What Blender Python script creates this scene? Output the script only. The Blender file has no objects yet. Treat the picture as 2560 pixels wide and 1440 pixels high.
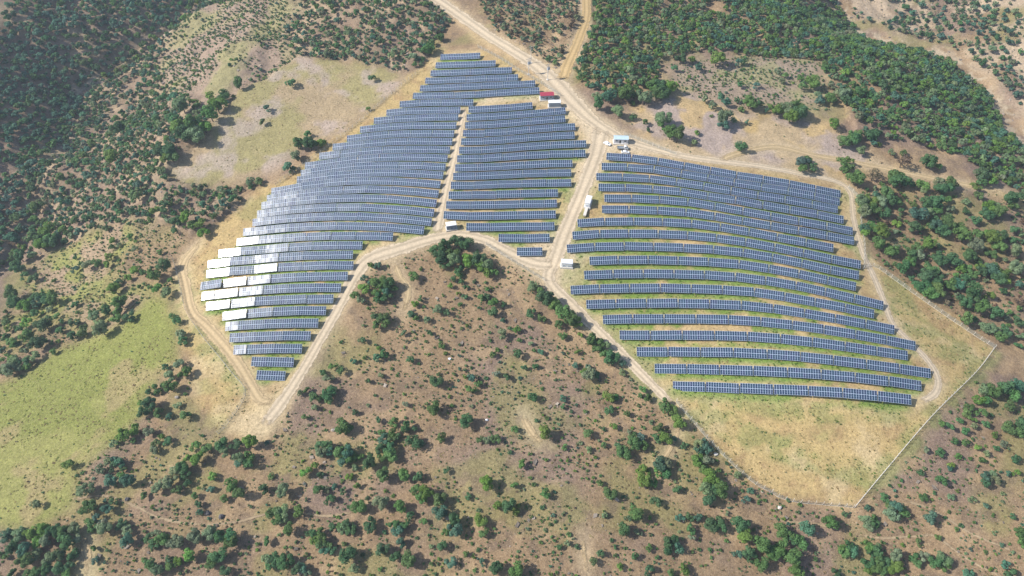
import bpy, math, random
import numpy as np
from mathutils import Matrix, Vector
R_ = math.radians
sc = bpy.context.scene
COL = sc.collection
# ------------------------------------------------------------------ camera, sky, sun, exposure
PITCH = R_(48.0); FPX = 1707.0; ZC = 250.0
cam_d = bpy.data.cameras.new("camera"); cam_d.sensor_width = 36.0; cam_d.lens = 36.0*FPX/2560.0
cam_d.clip_start = 1.0; cam_d.clip_end = 9000.0
cam = bpy.data.objects.new("camera", cam_d); COL.objects.link(cam)
cam.location = (0, 0, ZC); cam.rotation_euler = (math.pi/2-PITCH, 0, 0); sc.camera = cam
SUN = np.array([-0.755, -0.06, 0.65]); SUN /= np.linalg.norm(SUN)
sun_d = bpy.data.lights.new("sun", 'SUN'); sun_d.energy = 5.0; sun_d.angle = R_(0.55); sun_d.color = (1.0, 0.95, 0.87)
sun = bpy.data.objects.new("sun", sun_d); COL.objects.link(sun)
sun.rotation_euler = Vector(SUN).to_track_quat('Z', 'Y').to_euler(); sun.location = (-300, 0, 400)
world = bpy.data.worlds.new("World"); sc.world = world; world.use_nodes = True
wn = world.node_tree; bgn = wn.nodes["Background"]
sky = wn.nodes.new("ShaderNodeTexSky"); sky.sky_type = 'NISHITA'; sky.sun_disc = False
sky.sun_elevation = math.asin(SUN[2]); sky.sun_rotation = math.atan2(SUN[0], SUN[1]); sky.air_density = 1.0; sky.dust_density = 1.0
wn.links.new(sky.outputs[0], bgn.inputs[0]); bgn.inputs[1].default_value = 0.125
sc.view_settings.view_transform = 'Standard'; sc.view_settings.look = 'None'; sc.view_settings.gamma = 1.0
sc.view_settings.exposure = 0.36
sc.cycles.max_bounces = 6; sc.cycles.diffuse_bounces = 2; sc.cycles.glossy_bounces = 2; sc.cycles.transparent_max_bounces = 12
sc.cycles.use_denoising = True
rng = np.random.default_rng(7); random.seed(7)

# ------------------------------------------------------------------ survey data: table ends in each panel row, read off the photograph
ROWS_LEFT = [
"1100.8,142.8 1150.5,141.0 1200.5,139.2",
"1088.8,163.2 1138.2,161.8 1189.2,160.0 1239.2,158.0",
"1076.2,183.2 1125.0,181.5 1176.2,179.5 1227.5,177.2 1280.0,175.2",
"1063.0,202.2 1113.0,200.5 1165.0,198.5 1216.2,196.5 1268.8,194.2 1295.5,193.0",
"1050.0,221.2 1100.0,219.2 1152.0,217.2 1203.8,214.8 1256.8,212.2 1310.0,209.8 1338.2,208.5",
"1032.0,240.0 1082.5,239.0 1135.5,237.8 1188.0,236.2 1241.2,232.5 1295.0,228.8 1348.8,226.5",
"999.0,261.2 1049.2,257.2 1102.0,256.2 1155.0,255.8 1183.2,255.8",
"965.5,282.0 1015.5,278.0 1069.5,276.0 1123.0,275.2 1151.2,275.0",
"934.3,302.3 984.0,298.0 1037.3,295.0 1091.7,293.3 1146.0,292.7",
"899.5,324.2 925.0,321.8 977.0,316.5 1031.8,314.2 1086.2,313.5 1141.2,313.8",
"867.0,346.8 918.8,341.2 971.2,335.8 1026.2,333.8 1080.8,333.2 1135.5,334.5",
"831.2,368.0 857.5,365.5 910.5,360.0 963.8,355.2 1018.8,353.0 1075.0,353.0 1130.8,354.2",
"797.5,390.2 850.0,385.0 902.5,379.0 956.2,375.0 1012.0,373.2 1068.8,373.2 1125.0,374.8",
"762.0,415.2 787.5,412.0 840.0,404.5 893.8,398.0 948.8,394.0 1005.0,392.5 1062.5,393.5 1118.8,395.5",
"751.8,434.2 776.8,430.5 829.2,422.0 883.8,416.2 939.5,413.2 997.0,413.0 1055.0,414.5 1113.8,417.2",
"742.0,450.5 767.5,447.0 820.5,440.0 876.2,435.0 933.0,432.0 991.2,432.0 1050.0,434.5 1108.2,438.2",
"678.0,479.5 702.5,475.5 756.2,465.5 809.5,458.0 866.2,453.2 923.0,451.8 982.0,453.0 1041.8,456.2 1101.2,461.2",
"667.0,497.5 692.0,493.0 745.0,485.2 800.5,478.8 858.0,474.5 916.8,473.0 976.2,474.5 1036.2,478.8 1096.2,484.5",
"653.2,514.5 679.2,510.8 734.5,503.5 790.8,498.8 849.5,495.8 908.8,495.0 968.8,497.0 1030.5,502.0 1090.8,508.2",
"642.5,536.2 669.2,532.0 725.0,525.0 782.5,520.5 841.8,518.0 901.8,518.2 963.0,520.8 1024.5,525.8 1085.0,532.0",
"631.2,557.0 658.0,553.0 715.0,547.0 773.0,543.0 832.5,540.8 893.0,540.8 955.0,543.2 1017.5,548.2 1078.8,555.0",
"608.2,581.2 663.8,574.5 721.8,569.2 780.5,565.8 841.2,564.5 902.5,565.0 965.0,567.5 1027.5,572.8 1060.0,575.8",
"590.8,605.5 647.5,599.5 706.8,595.0 766.2,591.2 827.0,589.5 888.8,589.5 951.2,590.2 982.5,591.2",
"546.2,634.2 602.5,628.2 662.0,623.0 721.8,618.0 782.5,614.5 843.8,613.2 906.2,613.2",
"519.5,661.1 575.7,654.0 636.1,648.4 696.1,643.1 756.9,639.4 818.7,637.5 882.5,636.7",
"515.7,685.5 574.2,678.7 633.9,673.1 693.9,668.2 755.7,664.9 819.5,663.0 883.2,663.0",
"498.9,714.7 555.5,708.4 616.2,702.0 677.0,696.7 739.2,692.6 803.7,690.4 869.4,690.0",
"503.7,740.6 535.6,736.9 594.9,730.1 657.5,724.5 720.5,720.7 785.7,718.9 852.5,718.9",
"514.2,766.1 575.0,759.4 637.6,753.4 701.4,749.2 766.2,747.4 833.7,747.4",
"554.4,790.5 617.0,783.7 681.9,778.9 746.7,776.2 815.0,776.2",
"563.0,816.4 595.6,813.4 661.2,809.6 726.9,807.7 795.5,807.4",
"573.9,844.5 639.9,841.1 706.2,839.2 776.4,838.9",
"583.2,874.9 616.2,873.0 684.5,871.1 755.0,871.1",
"628.6,903.7 663.9,904.1 734.4,905.6",
"641.4,937.9 713.0,939.7",
]
ROWS_MIDDLE = [
"1171.2,274.0 1223.8,272.0 1277.5,268.0 1331.2,263.8",
"1166.2,293.5 1219.2,292.0 1274.2,288.0 1330.5,283.8 1386.2,279.0 1414.2,276.5",
"1162.5,313.5 1215.8,312.0 1271.8,308.0 1327.5,303.0 1384.2,298.5 1413.2,296.5",
"1157.5,334.0 1211.8,332.8 1267.5,328.8 1323.8,323.8 1381.2,319.2 1438.2,316.2",
"1152.5,354.2 1208.2,353.0 1263.8,349.2 1320.8,344.5 1378.8,340.2 1436.8,337.8",
"1147.5,376.0 1204.2,374.5 1260.8,370.8 1318.2,366.2 1376.2,362.5 1436.8,360.0 1465.8,359.0",
"1142.5,397.0 1199.5,396.0 1256.2,392.5 1313.8,388.8 1373.2,385.5 1433.2,383.5 1463.8,382.8",
"1137.5,419.2 1194.2,418.5 1252.5,415.5 1311.2,412.0 1371.2,409.2 1431.2,407.8",
"1132.5,441.2 1189.2,440.0 1247.5,437.5 1307.0,434.5 1367.5,432.2 1428.0,431.2",
"1126.8,463.8 1185.0,463.0 1245.0,460.5 1305.0,458.5 1366.2,457.2 1428.0,457.0",
"1121.2,487.8 1180.0,487.5 1240.5,486.0 1301.2,484.0 1363.0,482.5 1395.0,482.0",
"1115.0,512.5 1175.0,512.5 1236.8,511.5 1298.2,510.0 1360.8,508.8 1392.5,508.2",
"1108.8,537.0 1170.0,540.0 1232.5,539.2 1294.5,537.8 1357.5,536.2 1389.5,535.5",
"1165.5,567.5 1226.2,567.2 1289.5,566.2 1353.2,565.5 1386.2,565.2",
"1246.2,595.0 1310.0,595.0 1374.2,594.8",
"1292.0,628.8 1355.8,628.8",
]
ROWS_RIGHT = [
"1515.0,390.9 1578.8,394.4 1644.7,403.1 1710.3,414.7 1775.9,425.9 1841.6,437.2 1907.8,447.8 1973.4,459.1 2039.1,472.2 2101.6,485.6",
"1503.1,415.9 1568.8,417.5 1635.0,423.4 1703.1,434.1 1769.4,445.0 1835.3,456.2 1903.8,467.2 1970.3,477.8 2036.6,490.9 2100.0,504.7",
"1489.7,441.6 1556.2,442.8 1623.4,446.6 1691.2,454.7 1759.4,465.6 1827.2,476.9 1894.7,487.8 1962.5,498.4 2030.6,510.9 2095.3,524.1",
"1495.3,468.4 1563.1,469.1 1631.9,472.2 1700.6,479.4 1769.4,489.7 1838.4,500.6 1906.9,512.2 1975.0,523.8 2043.8,535.9 2109.4,550.3",
"1510.0,495.6 1578.8,495.9 1649.1,498.8 1719.4,505.0 1787.5,515.3 1857.2,527.8 1926.6,540.3 1996.9,552.8 2067.2,565.0 2132.8,578.4",
"1503.8,523.1 1572.5,523.4 1643.8,525.9 1715.0,530.6 1786.9,540.6 1856.2,552.2 1926.6,564.4 1996.2,576.2 2067.2,589.1 2135.9,602.2",
"1442.8,557.5 1511.9,554.1 1584.4,553.4 1656.2,554.7 1729.1,559.1 1800.6,567.8 1872.5,579.4 1943.1,592.8 2015.0,606.6 2084.4,620.3",
"1430.3,588.8 1499.4,584.4 1571.9,583.4 1645.3,584.7 1718.8,588.1 1791.2,594.7 1864.1,605.3 1936.9,618.4 2008.8,632.5 2079.7,647.5 2152.5,661.9",
"1416.2,621.9 1486.9,616.9 1560.9,615.3 1634.4,616.2 1708.8,619.1 1783.8,623.4 1857.8,631.6 1931.2,643.4 2004.7,658.1 2076.6,674.1 2148.4,688.4",
"1472.8,651.9 1545.3,649.7 1620.3,649.4 1695.3,650.9 1770.9,654.4 1847.5,660.3 1921.9,671.2 1996.9,684.7 2069.4,700.6 2140.6,716.9",
"1459.4,687.8 1532.8,685.0 1608.4,683.8 1685.0,684.7 1760.9,687.2 1838.1,691.9 1914.1,701.2 1990.0,713.8 2063.1,729.4 2135.9,746.6 2209.4,763.8",
"1425.6,724.7 1499.1,721.9 1574.1,720.0 1650.9,719.7 1728.1,721.2 1806.2,724.1 1885.9,730.0 1961.9,741.6 2037.5,755.0 2113.4,769.7 2185.9,785.0",
"1464.7,761.2 1539.7,758.8 1616.6,757.5 1695.3,757.8 1774.1,759.7 1853.1,763.1 1933.4,770.9 2010.9,783.1 2088.4,796.2 2164.7,810.0 2236.9,824.7",
"1506.0,798.5 1582.0,797.2 1660.0,796.7 1740.0,797.0 1821.0,798.7 1902.0,803.7 1981.0,812.2 2060.0,823.2 2139.0,836.2 2217.0,850.2 2289.0,865.2",
"1548.0,837.5 1625.6,837.8 1705.6,837.7 1786.7,838.3 1868.5,840.5 1951.0,846.5 2031.0,855.0 2113.0,866.0 2192.5,877.5 2270.0,889.5",
"1590.7,879.4 1670.0,879.1 1751.0,879.5 1833.5,881.1 1918.0,884.7 2001.0,891.0 2083.6,900.4 2166.7,910.2 2249.0,921.7 2327.6,933.7",
"1635.5,921.2 1717.0,922.0 1799.0,924.0 1883.0,926.6 1969.0,930.2 2053.0,935.4 2138.0,943.3 2222.0,953.0 2305.0,964.0",
"1681.0,964.9 1763.5,967.5 1849.0,970.3 1934.0,973.0 2021.0,976.5 2106.7,981.8 2194.0,989.8 2279.0,999.2",
]

QC = [0.003239133755869244, 0.0010266664398819526, -0.0006466250875324039, -0.0001984144447019374, 9.735242958135795e-05, 3.352746312555848e-05, -6.184008524872395e-05, 0.0005606181723936171, 0.00013342537681776027, 0.00015622258147102456, 0.0009199508608576701, -4.9689937426702754e-08, 0.00012109807479535251, -0.00011343753108857388, -0.00036245240867589166]
def parse(s): return [tuple(float(v) for v in a.split(',')) for a in s.split()]
def rays(P):
    P = np.asarray(P, float).reshape(-1, 2); u = (P[:, 0]-1280)/FPX; v = (P[:, 1]-720)/FPX
    return np.stack([u, math.cos(PITCH)-v*math.sin(PITCH), -math.sin(PITCH)-v*math.cos(PITCH)], 1)
def survey(P):
    P = np.asarray(P, float).reshape(-1, 2); u = (P[:, 0]-1280)/1000; v = (P[:, 1]-720)/1000
    q = sum(c*t for c, t in zip(QC, [u**i*v**j for i in range(5) for j in range(5-i)]))
    return rays(P)/q[:, None]+np.array([0, 0, ZC])
BLOCKS = [(n, [survey(parse(s)) for s in L]) for n, L in (('left', ROWS_LEFT), ('middle', ROWS_MIDDLE), ('right', ROWS_RIGHT))]

# ------------------------------------------------------------------ terrain height: smooth surface through the survey and the hills around it
HUB = 1.75                                   # centre of a panel table above the ground
pts = np.concatenate([r for _, L in BLOCKS for r in L]); pts = pts-np.array([0, 0, HUB])
CTRL = np.array([(-275,284,-262),(-286,371,-256),(-266,443,-246),(-242,500,-238),(-268,244,-263),(-185,160,-249),(-150,110,-249),(-230,180,-255),(-200,243,-249),(-215,300,-240),
(-190,380,-227),(-149,419,-214),(-133,338,-223),(-300,341,-245),(-345,445,-223),(-330,300,-245),(-420,350,-214),(-420,450,-205),(-380,550,-205),(-320,240,-248),(-50,437,-203),(-50,520,-197),
(30,430,-204),(60,500,-201),(106,339,-212),(190,380,-216),(150,450,-214),(319,407,-247),(246,498,-241),(280,450,-244),(375,491,-228),(430,560,-195),(345,340,-248),(400,400,-226),
(300,560,-222),(230,265,-230),(250,330,-227),(221,174,-241),(207,178,-240),(128,110,-246),(180,90,-246),(0,85,-246),(-100,90,-249),(60,120,-243),(290,240,-238),(290,150,-246),(-330,150,-262),(-260,90,-258),(0,40,-250),(150,40,-250),(-150,40,-252)], float)+np.array([0, 0, ZC])
def plane(x, y): return .036*np.clip(x, -250, 250)+.132*np.clip(y, 80, 460)-256.8+ZC
GX, GY = np.meshgrid(np.arange(-440, 481, 40.), np.arange(20, 661, 40.)); GX = GX.ravel(); GY = GY.ravel(); SG = 44.
def phi(x, y): return np.exp(-((x[:, None]-GX)**2+(y[:, None]-GY)**2)/(2*SG*SG))
X = np.r_[pts[:, 0], CTRL[:, 0]]; Y = np.r_[pts[:, 1], CTRL[:, 1]]; Zt = np.r_[pts[:, 2], CTRL[:, 2]]-plane(X, Y); W = np.r_[np.full(len(pts), .7), np.full(len(CTRL), 1.3)]
F = phi(X, Y)*W[:, None]
COEF = np.linalg.solve(F.T@F+.06*np.eye(len(GX)), F.T@(Zt*W))
def base_height(x, y):
    x = np.clip(x, -440, 480); y = np.clip(y, 20, 660); out = plane(x, y); n = len(x)
    for i in range(0, n, 20000): out[i:i+20000] += phi(x[i:i+20000], y[i:i+20000])@COEF
    return out
# value noise
_tab = rng.random((256, 256))
def vnoise(x, y):
    xi = np.floor(x).astype(int); yi = np.floor(y).astype(int); fx = x-xi; fy = y-yi; fx = fx*fx*(3-2*fx); fy = fy*fy*(3-2*fy)
    a = _tab[xi & 255, yi & 255]; b = _tab[(xi+1) & 255, yi & 255]; c = _tab[xi & 255, (yi+1) & 255]; d = _tab[(xi+1) & 255, (yi+1) & 255]
    return (a*(1-fx)+b*fx)*(1-fy)+(c*(1-fx)+d*fx)*fy
def fbm(x, y, s, o=4, off=0.):
    t = 0; a = 1.; n = 0; x = x/s+off*17.3+300; y = y/s+off*9.1+300; ca, sa = math.cos(.6), math.sin(.6)
    for k in range(o):
        t = t+a*vnoise(x, y); n += a; a *= .5; x, y = (x*ca-y*sa)*2.03+11.3, (x*sa+y*ca)*2.03+5.7
    return t/n
# inner survey grid
STEP = 1.1
ax = np.arange(-345, 365.01, STEP); ay = np.arange(58, 575.01, STEP)
gx, gy = np.meshgrid(ax, ay); NX, NY = len(ax), len(ay)
Hs = base_height(gx.ravel(), gy.ravel()).reshape(NY, NX)
def sample(G, x, y):
    u = np.clip((np.asarray(x)-ax[0])/STEP, 0, NX-1.001); v = np.clip((np.asarray(y)-ay[0])/STEP, 0, NY-1.001); i = u.astype(int); j = v.astype(int); u = u-i; v = v-j
    return (G[j, i]*(1-u)+G[j, i+1]*u)*(1-v)+(G[j+1, i]*(1-u)+G[j+1, i+1]*u)*v
def hit(P, off=0., G=None):
    """ground points seen at these places of the photograph (marching the rays over the terrain)"""
    G = Hs if G is None else G; d = rays(P); n = len(d); off = np.broadcast_to(np.asarray(off, float), (n,)); t = np.full(n, 150.); done = np.zeros(n, bool); prev = t.copy()
    for _ in range(320):
        p = d*t[:, None]; below = (p[:, 2]+ZC-off) < sample(G, p[:, 0], p[:, 1]); done |= below
        prev = np.where(done, prev, t); t = np.where(done, t, t+2.0)
        if done.all(): break
    lo, hi = prev, t
    for _ in range(18):
        m = (lo+hi)/2; p = d*m[:, None]; b = (p[:, 2]+ZC-off) < sample(G, p[:, 0], p[:, 1]); hi = np.where(b, m, hi); lo = np.where(b, lo, m)
    p = d*hi[:, None]; p[:, 2] += ZC-off
    return p
def xy(s): return hit(parse(s))[:, :2]
def inside(poly, x, y):
    x = np.asarray(x); y = np.asarray(y); r = np.zeros(x.shape, bool); n = len(poly)
    for i in range(n):
        x0, y0 = poly[i]; x1, y1 = poly[(i+1) % n]
        if y0 == y1: continue
        r ^= ((y0 > y) != (y1 > y)) & (x < (x1-x0)*(y-y0)/(y1-y0)+x0)
    return r
def densify(p, step):
    p = np.asarray(p, float); out = [p[0]]
    # Catmull-Rom
    q = np.vstack([2*p[0]-p[1], p, 2*p[-1]-p[-2]])
    for i in range(1, len(q)-2):
        a, b, c, d = q[i-1], q[i], q[i+1], q[i+2]; n = max(1, int(np.linalg.norm(c-b)/step))
        for k in range(1, n+1):
            t = k/n; out.append(.5*((2*b)+(-a+c)*t+(2*a-5*b+4*c-d)*t*t+(-a+3*b-3*c+d)*t**3))
    return np.array(out)
def blur(M, r):
    k = int(r)
    for _ in range(2):
        for axis in (0, 1):
            P = np.pad(M, [(k+1, k) if a == axis else (0, 0) for a in (0, 1)], mode='edge'); C = np.cumsum(P, axis)
            M = (np.take(C, range(2*k+1, C.shape[axis]), axis)-np.take(C, range(0, C.shape[axis]-2*k-1), axis))/(2*k+1)
    return M

# zones of the place (outlines read off the photograph, kept as ground coordinates)
ZONES = {k: xy(v) for k, v in dict(
 compound="1090,128 1195,122 1250,150 1345,205 1400,235 1470,300 1540,340 1620,375 1700,392 1830,410 2000,440 2120,462 2142,500 2152,560 2165,620 2200,665 2300,735 2400,805 2485,870 2440,930 2330,1040 2210,1180 2135,1268 2050,1260 1950,1245 1880,1210 1800,1135 1720,1045 1640,965 1560,875 1480,795 1400,735 1360,700 1290,655 1200,605 1150,592 1080,600 1000,620 920,650 890,680 840,780 790,870 745,950 705,1030 670,1095 600,1100 520,1070 490,1000 470,900 450,800 440,700 445,650 500,600 560,550 650,480 720,430 830,355 900,300 980,230 1040,180",
 north_field="425,440 470,380 540,300 600,235 680,175 750,138 850,150 950,180 1040,187 980,230 900,300 830,355 740,360 710,400 650,440 600,465 500,455",
 meadow="-60,985 60,940 130,880 230,840 330,790 380,745 412,750 442,860 430,915 390,960 350,1040 280,1120 200,1180 178,1270 190,1290 100,1312 -60,1335",
 west_slope="90,640 200,600 300,560 400,560 480,600 440,660 440,720 380,740 330,790 230,840 130,880 60,940 0,960 -40,900 0,800",
 east_field="1560,300 1640,235 1780,240 1850,280 1950,290 2060,300 2110,350 2210,410 2330,440 2560,490 2560,525 2420,465 2300,435 2140,420 2110,455 1990,432 1830,405 1700,385 1610,350",
 east_scrub="1640,160 1900,140 2050,150 2060,200 2080,280 1980,270 1860,270 1700,235",
 brown_slope="900,690 930,655 1060,605 1140,598 1240,640 1360,705 1700,1035 1880,1215 2060,1270 2140,1275 2240,1180 2440,950 2500,1000 2600,900 2600,1500 -50,1500 -50,1340 190,1290 190,1190 350,1040 440,900 480,960 500,1080 600,1105 680,1100 720,1000 790,880 845,780",
 forest_west="-40,-30 470,-30 430,60 330,125 205,195 165,330 95,470 60,560 -40,680",
 slope_west="500,-30 1065,-30 1130,60 1085,110 1055,165 1000,183 850,148 750,136 600,232 540,298 470,378 422,445 480,462 600,470 650,450 560,545 500,598 400,560 300,560 200,600 80,640 62,560 98,470 170,330 212,200 335,130 440,60",
 spur="480,10 760,0 690,90 740,140 600,230 520,280 420,230 400,150 440,80",
 knoll_north="1180,-30 1458,-30 1438,100 1398,195 1350,148 1235,75",
 forest_east="1482,-30 2085,-30 2180,90 2330,130 2465,215 2530,335 2600,420 2600,510 2400,392 2250,355 2150,330 2120,285 2060,200 2050,150 1900,140 1730,130 1640,160 1650,210 1640,255 1580,262 1490,250 1440,190 1432,140 1470,60",
 far_east="2100,-30 2640,-30 2640,330 2540,260 2480,185 2380,110 2155,55",
 wash="2070,-20 2110,-20 2150,60 2250,90 2380,115 2470,180 2530,260 2600,330 2600,420 2535,340 2470,230 2380,140 2250,110 2130,85",
 creek="470,-20 500,-20 440,70 340,135 215,205 175,310 180,330 130,400 95,470 75,560 40,640 -30,690 -30,660 30,620 55,550 80,450 120,370 160,310 165,200 330,115 420,60",
 woods_east="2150,478 2300,432 2420,460 2600,520 2600,900 2490,858 2400,798 2285,722 2190,652 2160,560").items()}
ROADS = {'dirt_road': [("1075,-12 1120,18 1170,53 1230,95 1290,132 1340,165 1388,207 1430,253 1480,300 1530,333 1590,360 1700,388 1790,402 1900,416 2000,434 2085,452 2125,480 2133,540 2147,600 2160,640 2188,700 2212,760 2232,810 2275,855 2322,905 2345,950 2335,985 2290,1010", "7.5 7.5 7.5 7.5 7.5 8 9 11 13 11 8 6 5 4 4 3.5 3 2.6 2.4 2.4 2.4 2.4 2.4 2.4 2.4 2.4 2.4 2.2"),
  ("1505,318 1492,380 1470,440 1446,500 1425,550 1405,600 1388,650 1372,690 1385,720 1430,763 1490,822 1550,882 1600,932 1650,982 1690,1022", "12 9 8 7 6.5 6.5 7.5 6.5 5 4.5 4 4 3.5 3.2 2.5"),
  ("1395,660 1340,658 1275,632 1212,600 1150,588 1080,598 1000,622 930,645 893,680 850,762 800,850 748,940 700,1012 650,1075", "6 6 5 5 5.5 6.5 7.5 6.5 4.6 4 4 4 5 6"),
  ("1162,262 1150,320 1137,390 1121,450 1107,510 1097,555 1092,592", "3 3.2 3.4 3.4 3.6 4 5")],
 'footpath': [("1466,-15 1466,40 1452,85 1436,125 1418,165 1405,205", "5 5 5 5 6 6"), ("505,600 458,660 466,720 480,780 515,815 552,855 592,905 627,962 652,1000 690,1005", "2.5 4 4 4 4.2 4.2 4.4 4.4 4 3"),
  ("1800,400 1860,380 1940,368 2030,388 2110,402 2200,420 2300,440 2400,460 2500,480", "3 3 3 3 3 3 3 3 3"),
  ("985,650 1000,690 1020,720 1015,760 1000,790", "2 2 2 2 1.5"), ("180,1250 260,1240 330,1262 400,1295 480,1310 580,1308 700,1280 820,1290 900,1275", ".8 .8 .8 .8 .8 .8 .8 .8 .8"), ("1640,1180 1690,1090 1700,1040", "1.6 1.6 1.2"), ("2120,1330 2200,1345 2300,1340 2340,1342 2420,1400 2560,1470", ".8 .8 .8 .8 .8 .8"), ("2250,1250 2330,1275 2420,1330 2500,1365 2560,1390", ".8 .8 .8 .8 .8"), ("1900,1290 1980,1305 2060,1315 2110,1330", "1 1 1 1"), ("205,1330 215,1380 225,1440", "3 2.4 2"), ("1455,1330 1460,1390 1470,1445", "1.6 1.4 1"), ("1308,1028 1318,1062 1340,1095 1362,1120", "2 2.6 2.4 1.6")]}
ROADP = [(n, densify(xy(p), 1.5), w) for n, L in ROADS.items() for p, w in L]
def lerp_w(w, n, pts_):
    w = np.array([float(a) for a in w.split()]); return np.interp(np.linspace(0, len(w)-1, n), range(len(w)), w)

# ------------------------------------------------------------------ ground: micro relief and natural colours per zone
wx = gx+(fbm(gx, gy, 9, 3, 1)-.5)*9; wy = gy+(fbm(gx, gy, 9, 3, 2)-.5)*9
M = {k: inside(p, wx, wy).astype(float) for k, p in ZONES.items()}
for k, r in dict(compound=1, north_field=3, meadow=2, west_slope=6, east_field=3, east_scrub=5, brown_slope=3, wash=2, creek=3, far_east=4, knoll_north=4).items(): M[k] = blur(M[k], r)
roadm = np.zeros((NY, NX))
for n_, p, w in ROADP:
    w = lerp_w(w, len(p), p)
    if w.max() < 1.3: continue
    for (x, y), ww in zip(p, w):
        r = ww*.5+2.5; i0 = max(0, int((x-r-ax[0])/STEP)); i1 = min(NX, int((x+r-ax[0])/STEP)+2); j0 = max(0, int((y-r-ay[0])/STEP)); j1 = min(NY, int((y+r-ay[0])/STEP)+2)
        if i1 <= i0 or j1 <= j0: continue
        dd = np.hypot(gx[j0:j1, i0:i1]-x, gy[j0:j1, i0:i1]-y); roadm[j0:j1, i0:i1] = np.maximum(roadm[j0:j1, i0:i1], np.clip((r-dd)/2.5, 0, 1))
rows_line = np.zeros((NY, NX)); green_line = np.zeros((NY, NX)); tread_line = np.zeros((NY, NX))
for b, L in BLOCKS:
    for r in L:
        p = densify(r[:, :2], .8)
        for G, o in ((rows_line, 0.), (green_line, -1.5), (green_line, -2.5), (tread_line, -3.7)):
            i = ((p[:, 0]-ax[0])/STEP+.5).astype(int); j = ((p[:, 1]+o-ay[0])/STEP+.5).astype(int); ok = (i > 0) & (i < NX) & (j > 0) & (j < NY); G[j[ok], i[ok]] = 1
rows_near = np.clip(blur(rows_line, 2)*6, 0, 1); green_line = np.clip(blur(green_line, 1)*1.6, 0, 1); tread_line = np.clip(blur(tread_line, 1)*2.0, 0, 1)
flat = np.clip(np.maximum(np.maximum(M['compound'], roadm), np.maximum(M['meadow'], M['north_field'])), 0, 1)
wild = np.clip(M['forest_west']+M['slope_west']+M['far_east']+.8*M['forest_east']+.5*M['knoll_north'], 0, 1)
relief = (fbm(gx, gy, 30, 4, 3)-.5)*(1.2+10*wild)*(1-flat)+(fbm(gx, gy, 5, 3, 4)-.5)*(.75+.9*wild)*(1-.8*flat)+(fbm(gx, gy, 2.6, 2, 5)-.5)*.22*(1-roadm)
relief *= (1-rows_near*.9)*(1-roadm*.9)
ditch = np.zeros_like(relief)
relief -= 2.2*blur(M['creek'], 3)+7*blur(M['creek'], 9)+1.5*blur(M['wash'], 2)+5*blur(M['wash'], 9)
Zg = Hs+relief
def ground(x, y): return sample(Zg, x, y)
def C(r, g, b): return np.array([r, g, b])
def mix(a, b, m): return a*(1-m[..., None])+b*m[..., None]
def sm(v, a, b): t = np.clip((v-a)/(b-a), 0, 1); return t*t*(3-2*t)
n1 = fbm(gx, gy, 38, 5, 6); n2 = fbm(gx, gy, 14, 4, 7); n3 = fbm(gx, gy, 5, 4, 8); n4 = fbm(gx, gy, 60, 4, 9); n5 = fbm(gx, gy, 22, 4, 10)
col = np.ones((NY, NX, 3))*C(.262, .180, .108)
col = mix(col, C(.225, .158, .122), sm(n1, .45, .62)); col = mix(col, C(.35, .245, .145), sm(n2, .52, .68)*.8); col = mix(col, C(.22, .205, .08), sm(n5, .56, .70)*.65); col = mix(col, C(.17, .122, .088), sm(n3, .56, .72)*.65)
wf = np.clip(M['forest_west']+M['slope_west'], 0, 1); col = mix(col, mix(np.ones_like(col)*C(.24, .17, .125), C(.35, .26, .18), sm(n2, .45, .65)), wf*.8)
col = mix(col, mix(np.ones_like(col)*C(.27, .25, .12), C(.30, .22, .17), sm(n5, .4, .6)), blur(M['spur'], 6)*.85)
col = mix(col, C(.40, .31, .22), np.clip(M['far_east'], 0, 1)*sm(n2, .35, .6)); col = mix(col, C(.50, .41, .29), M['wash']*sm(n3, .46, .62)*.75); col = mix(col, C(.52, .43, .33), M['creek']*sm(n3, .45, .62)*.9)
col = mix(col, mix(mix(np.ones_like(col)*C(.37, .28, .17), C(.30, .27, .115), sm(n5, .45, .66)*.8), C(.43, .345, .32), sm(n2+.25*(n1-.5), .5, .66)*.6), M['north_field'])
col = mix(col, mix(mix(np.ones_like(col)*C(.212, .228, .062), C(.265, .262, .085), sm(n5, .45, .65)), C(.33, .255, .13), sm(n2+.3*(n4-.5), .62, .74)*.7), M['meadow'])
col = mix(col, mix(np.ones_like(col)*C(.25, .26, .08), C(.33, .24, .16), sm(n2, .42, .6)), M['west_slope']*sm(n4+.2*(n5-.5), .36, .56)*.95)
col = mix(col, mix(mix(np.ones_like(col)*C(.44, .33, .20), C(.38, .30, .26), sm(n5, .42, .58)), C(.5, .35, .14), sm(n2, .56, .68)*.7), M['east_field'])
col = mix(col, mix(np.ones_like(col)*C(.32, .245, .185), C(.30, .27, .15), sm(n2, .5, .65)), M['east_scrub'])
col = mix(col, C(.43, .31, .19), M['knoll_north']*sm(n2, .48, .62)*.7)
cp = mix(np.ones_like(col)*C(.43, .315, .145), C(.36, .245, .12), sm(n3, .45, .65)); cp = mix(cp, C(.50, .39, .225), sm(n2, .55, .72)*.7); cp = mix(cp, C(.28, .29, .105), sm(n5+.3*(n3-.5), .62, .76)*.45)
cp = mix(cp, C(.50, .375, .225), tread_line*.7); gl = np.clip(green_line*sm(n2+.35*(n3-.5), .30, .50), 0, 1); cp = mix(cp, C(.105, .225, .024), gl*.97)
col = mix(col, cp, M['compound'])
shoulder = np.clip(blur(roadm, 2)*1.2, 0, 1)*(1-.25*sm(n3, .5, .7)); col = mix(col, C(.54, .43, .275), shoulder*.7)
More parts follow.
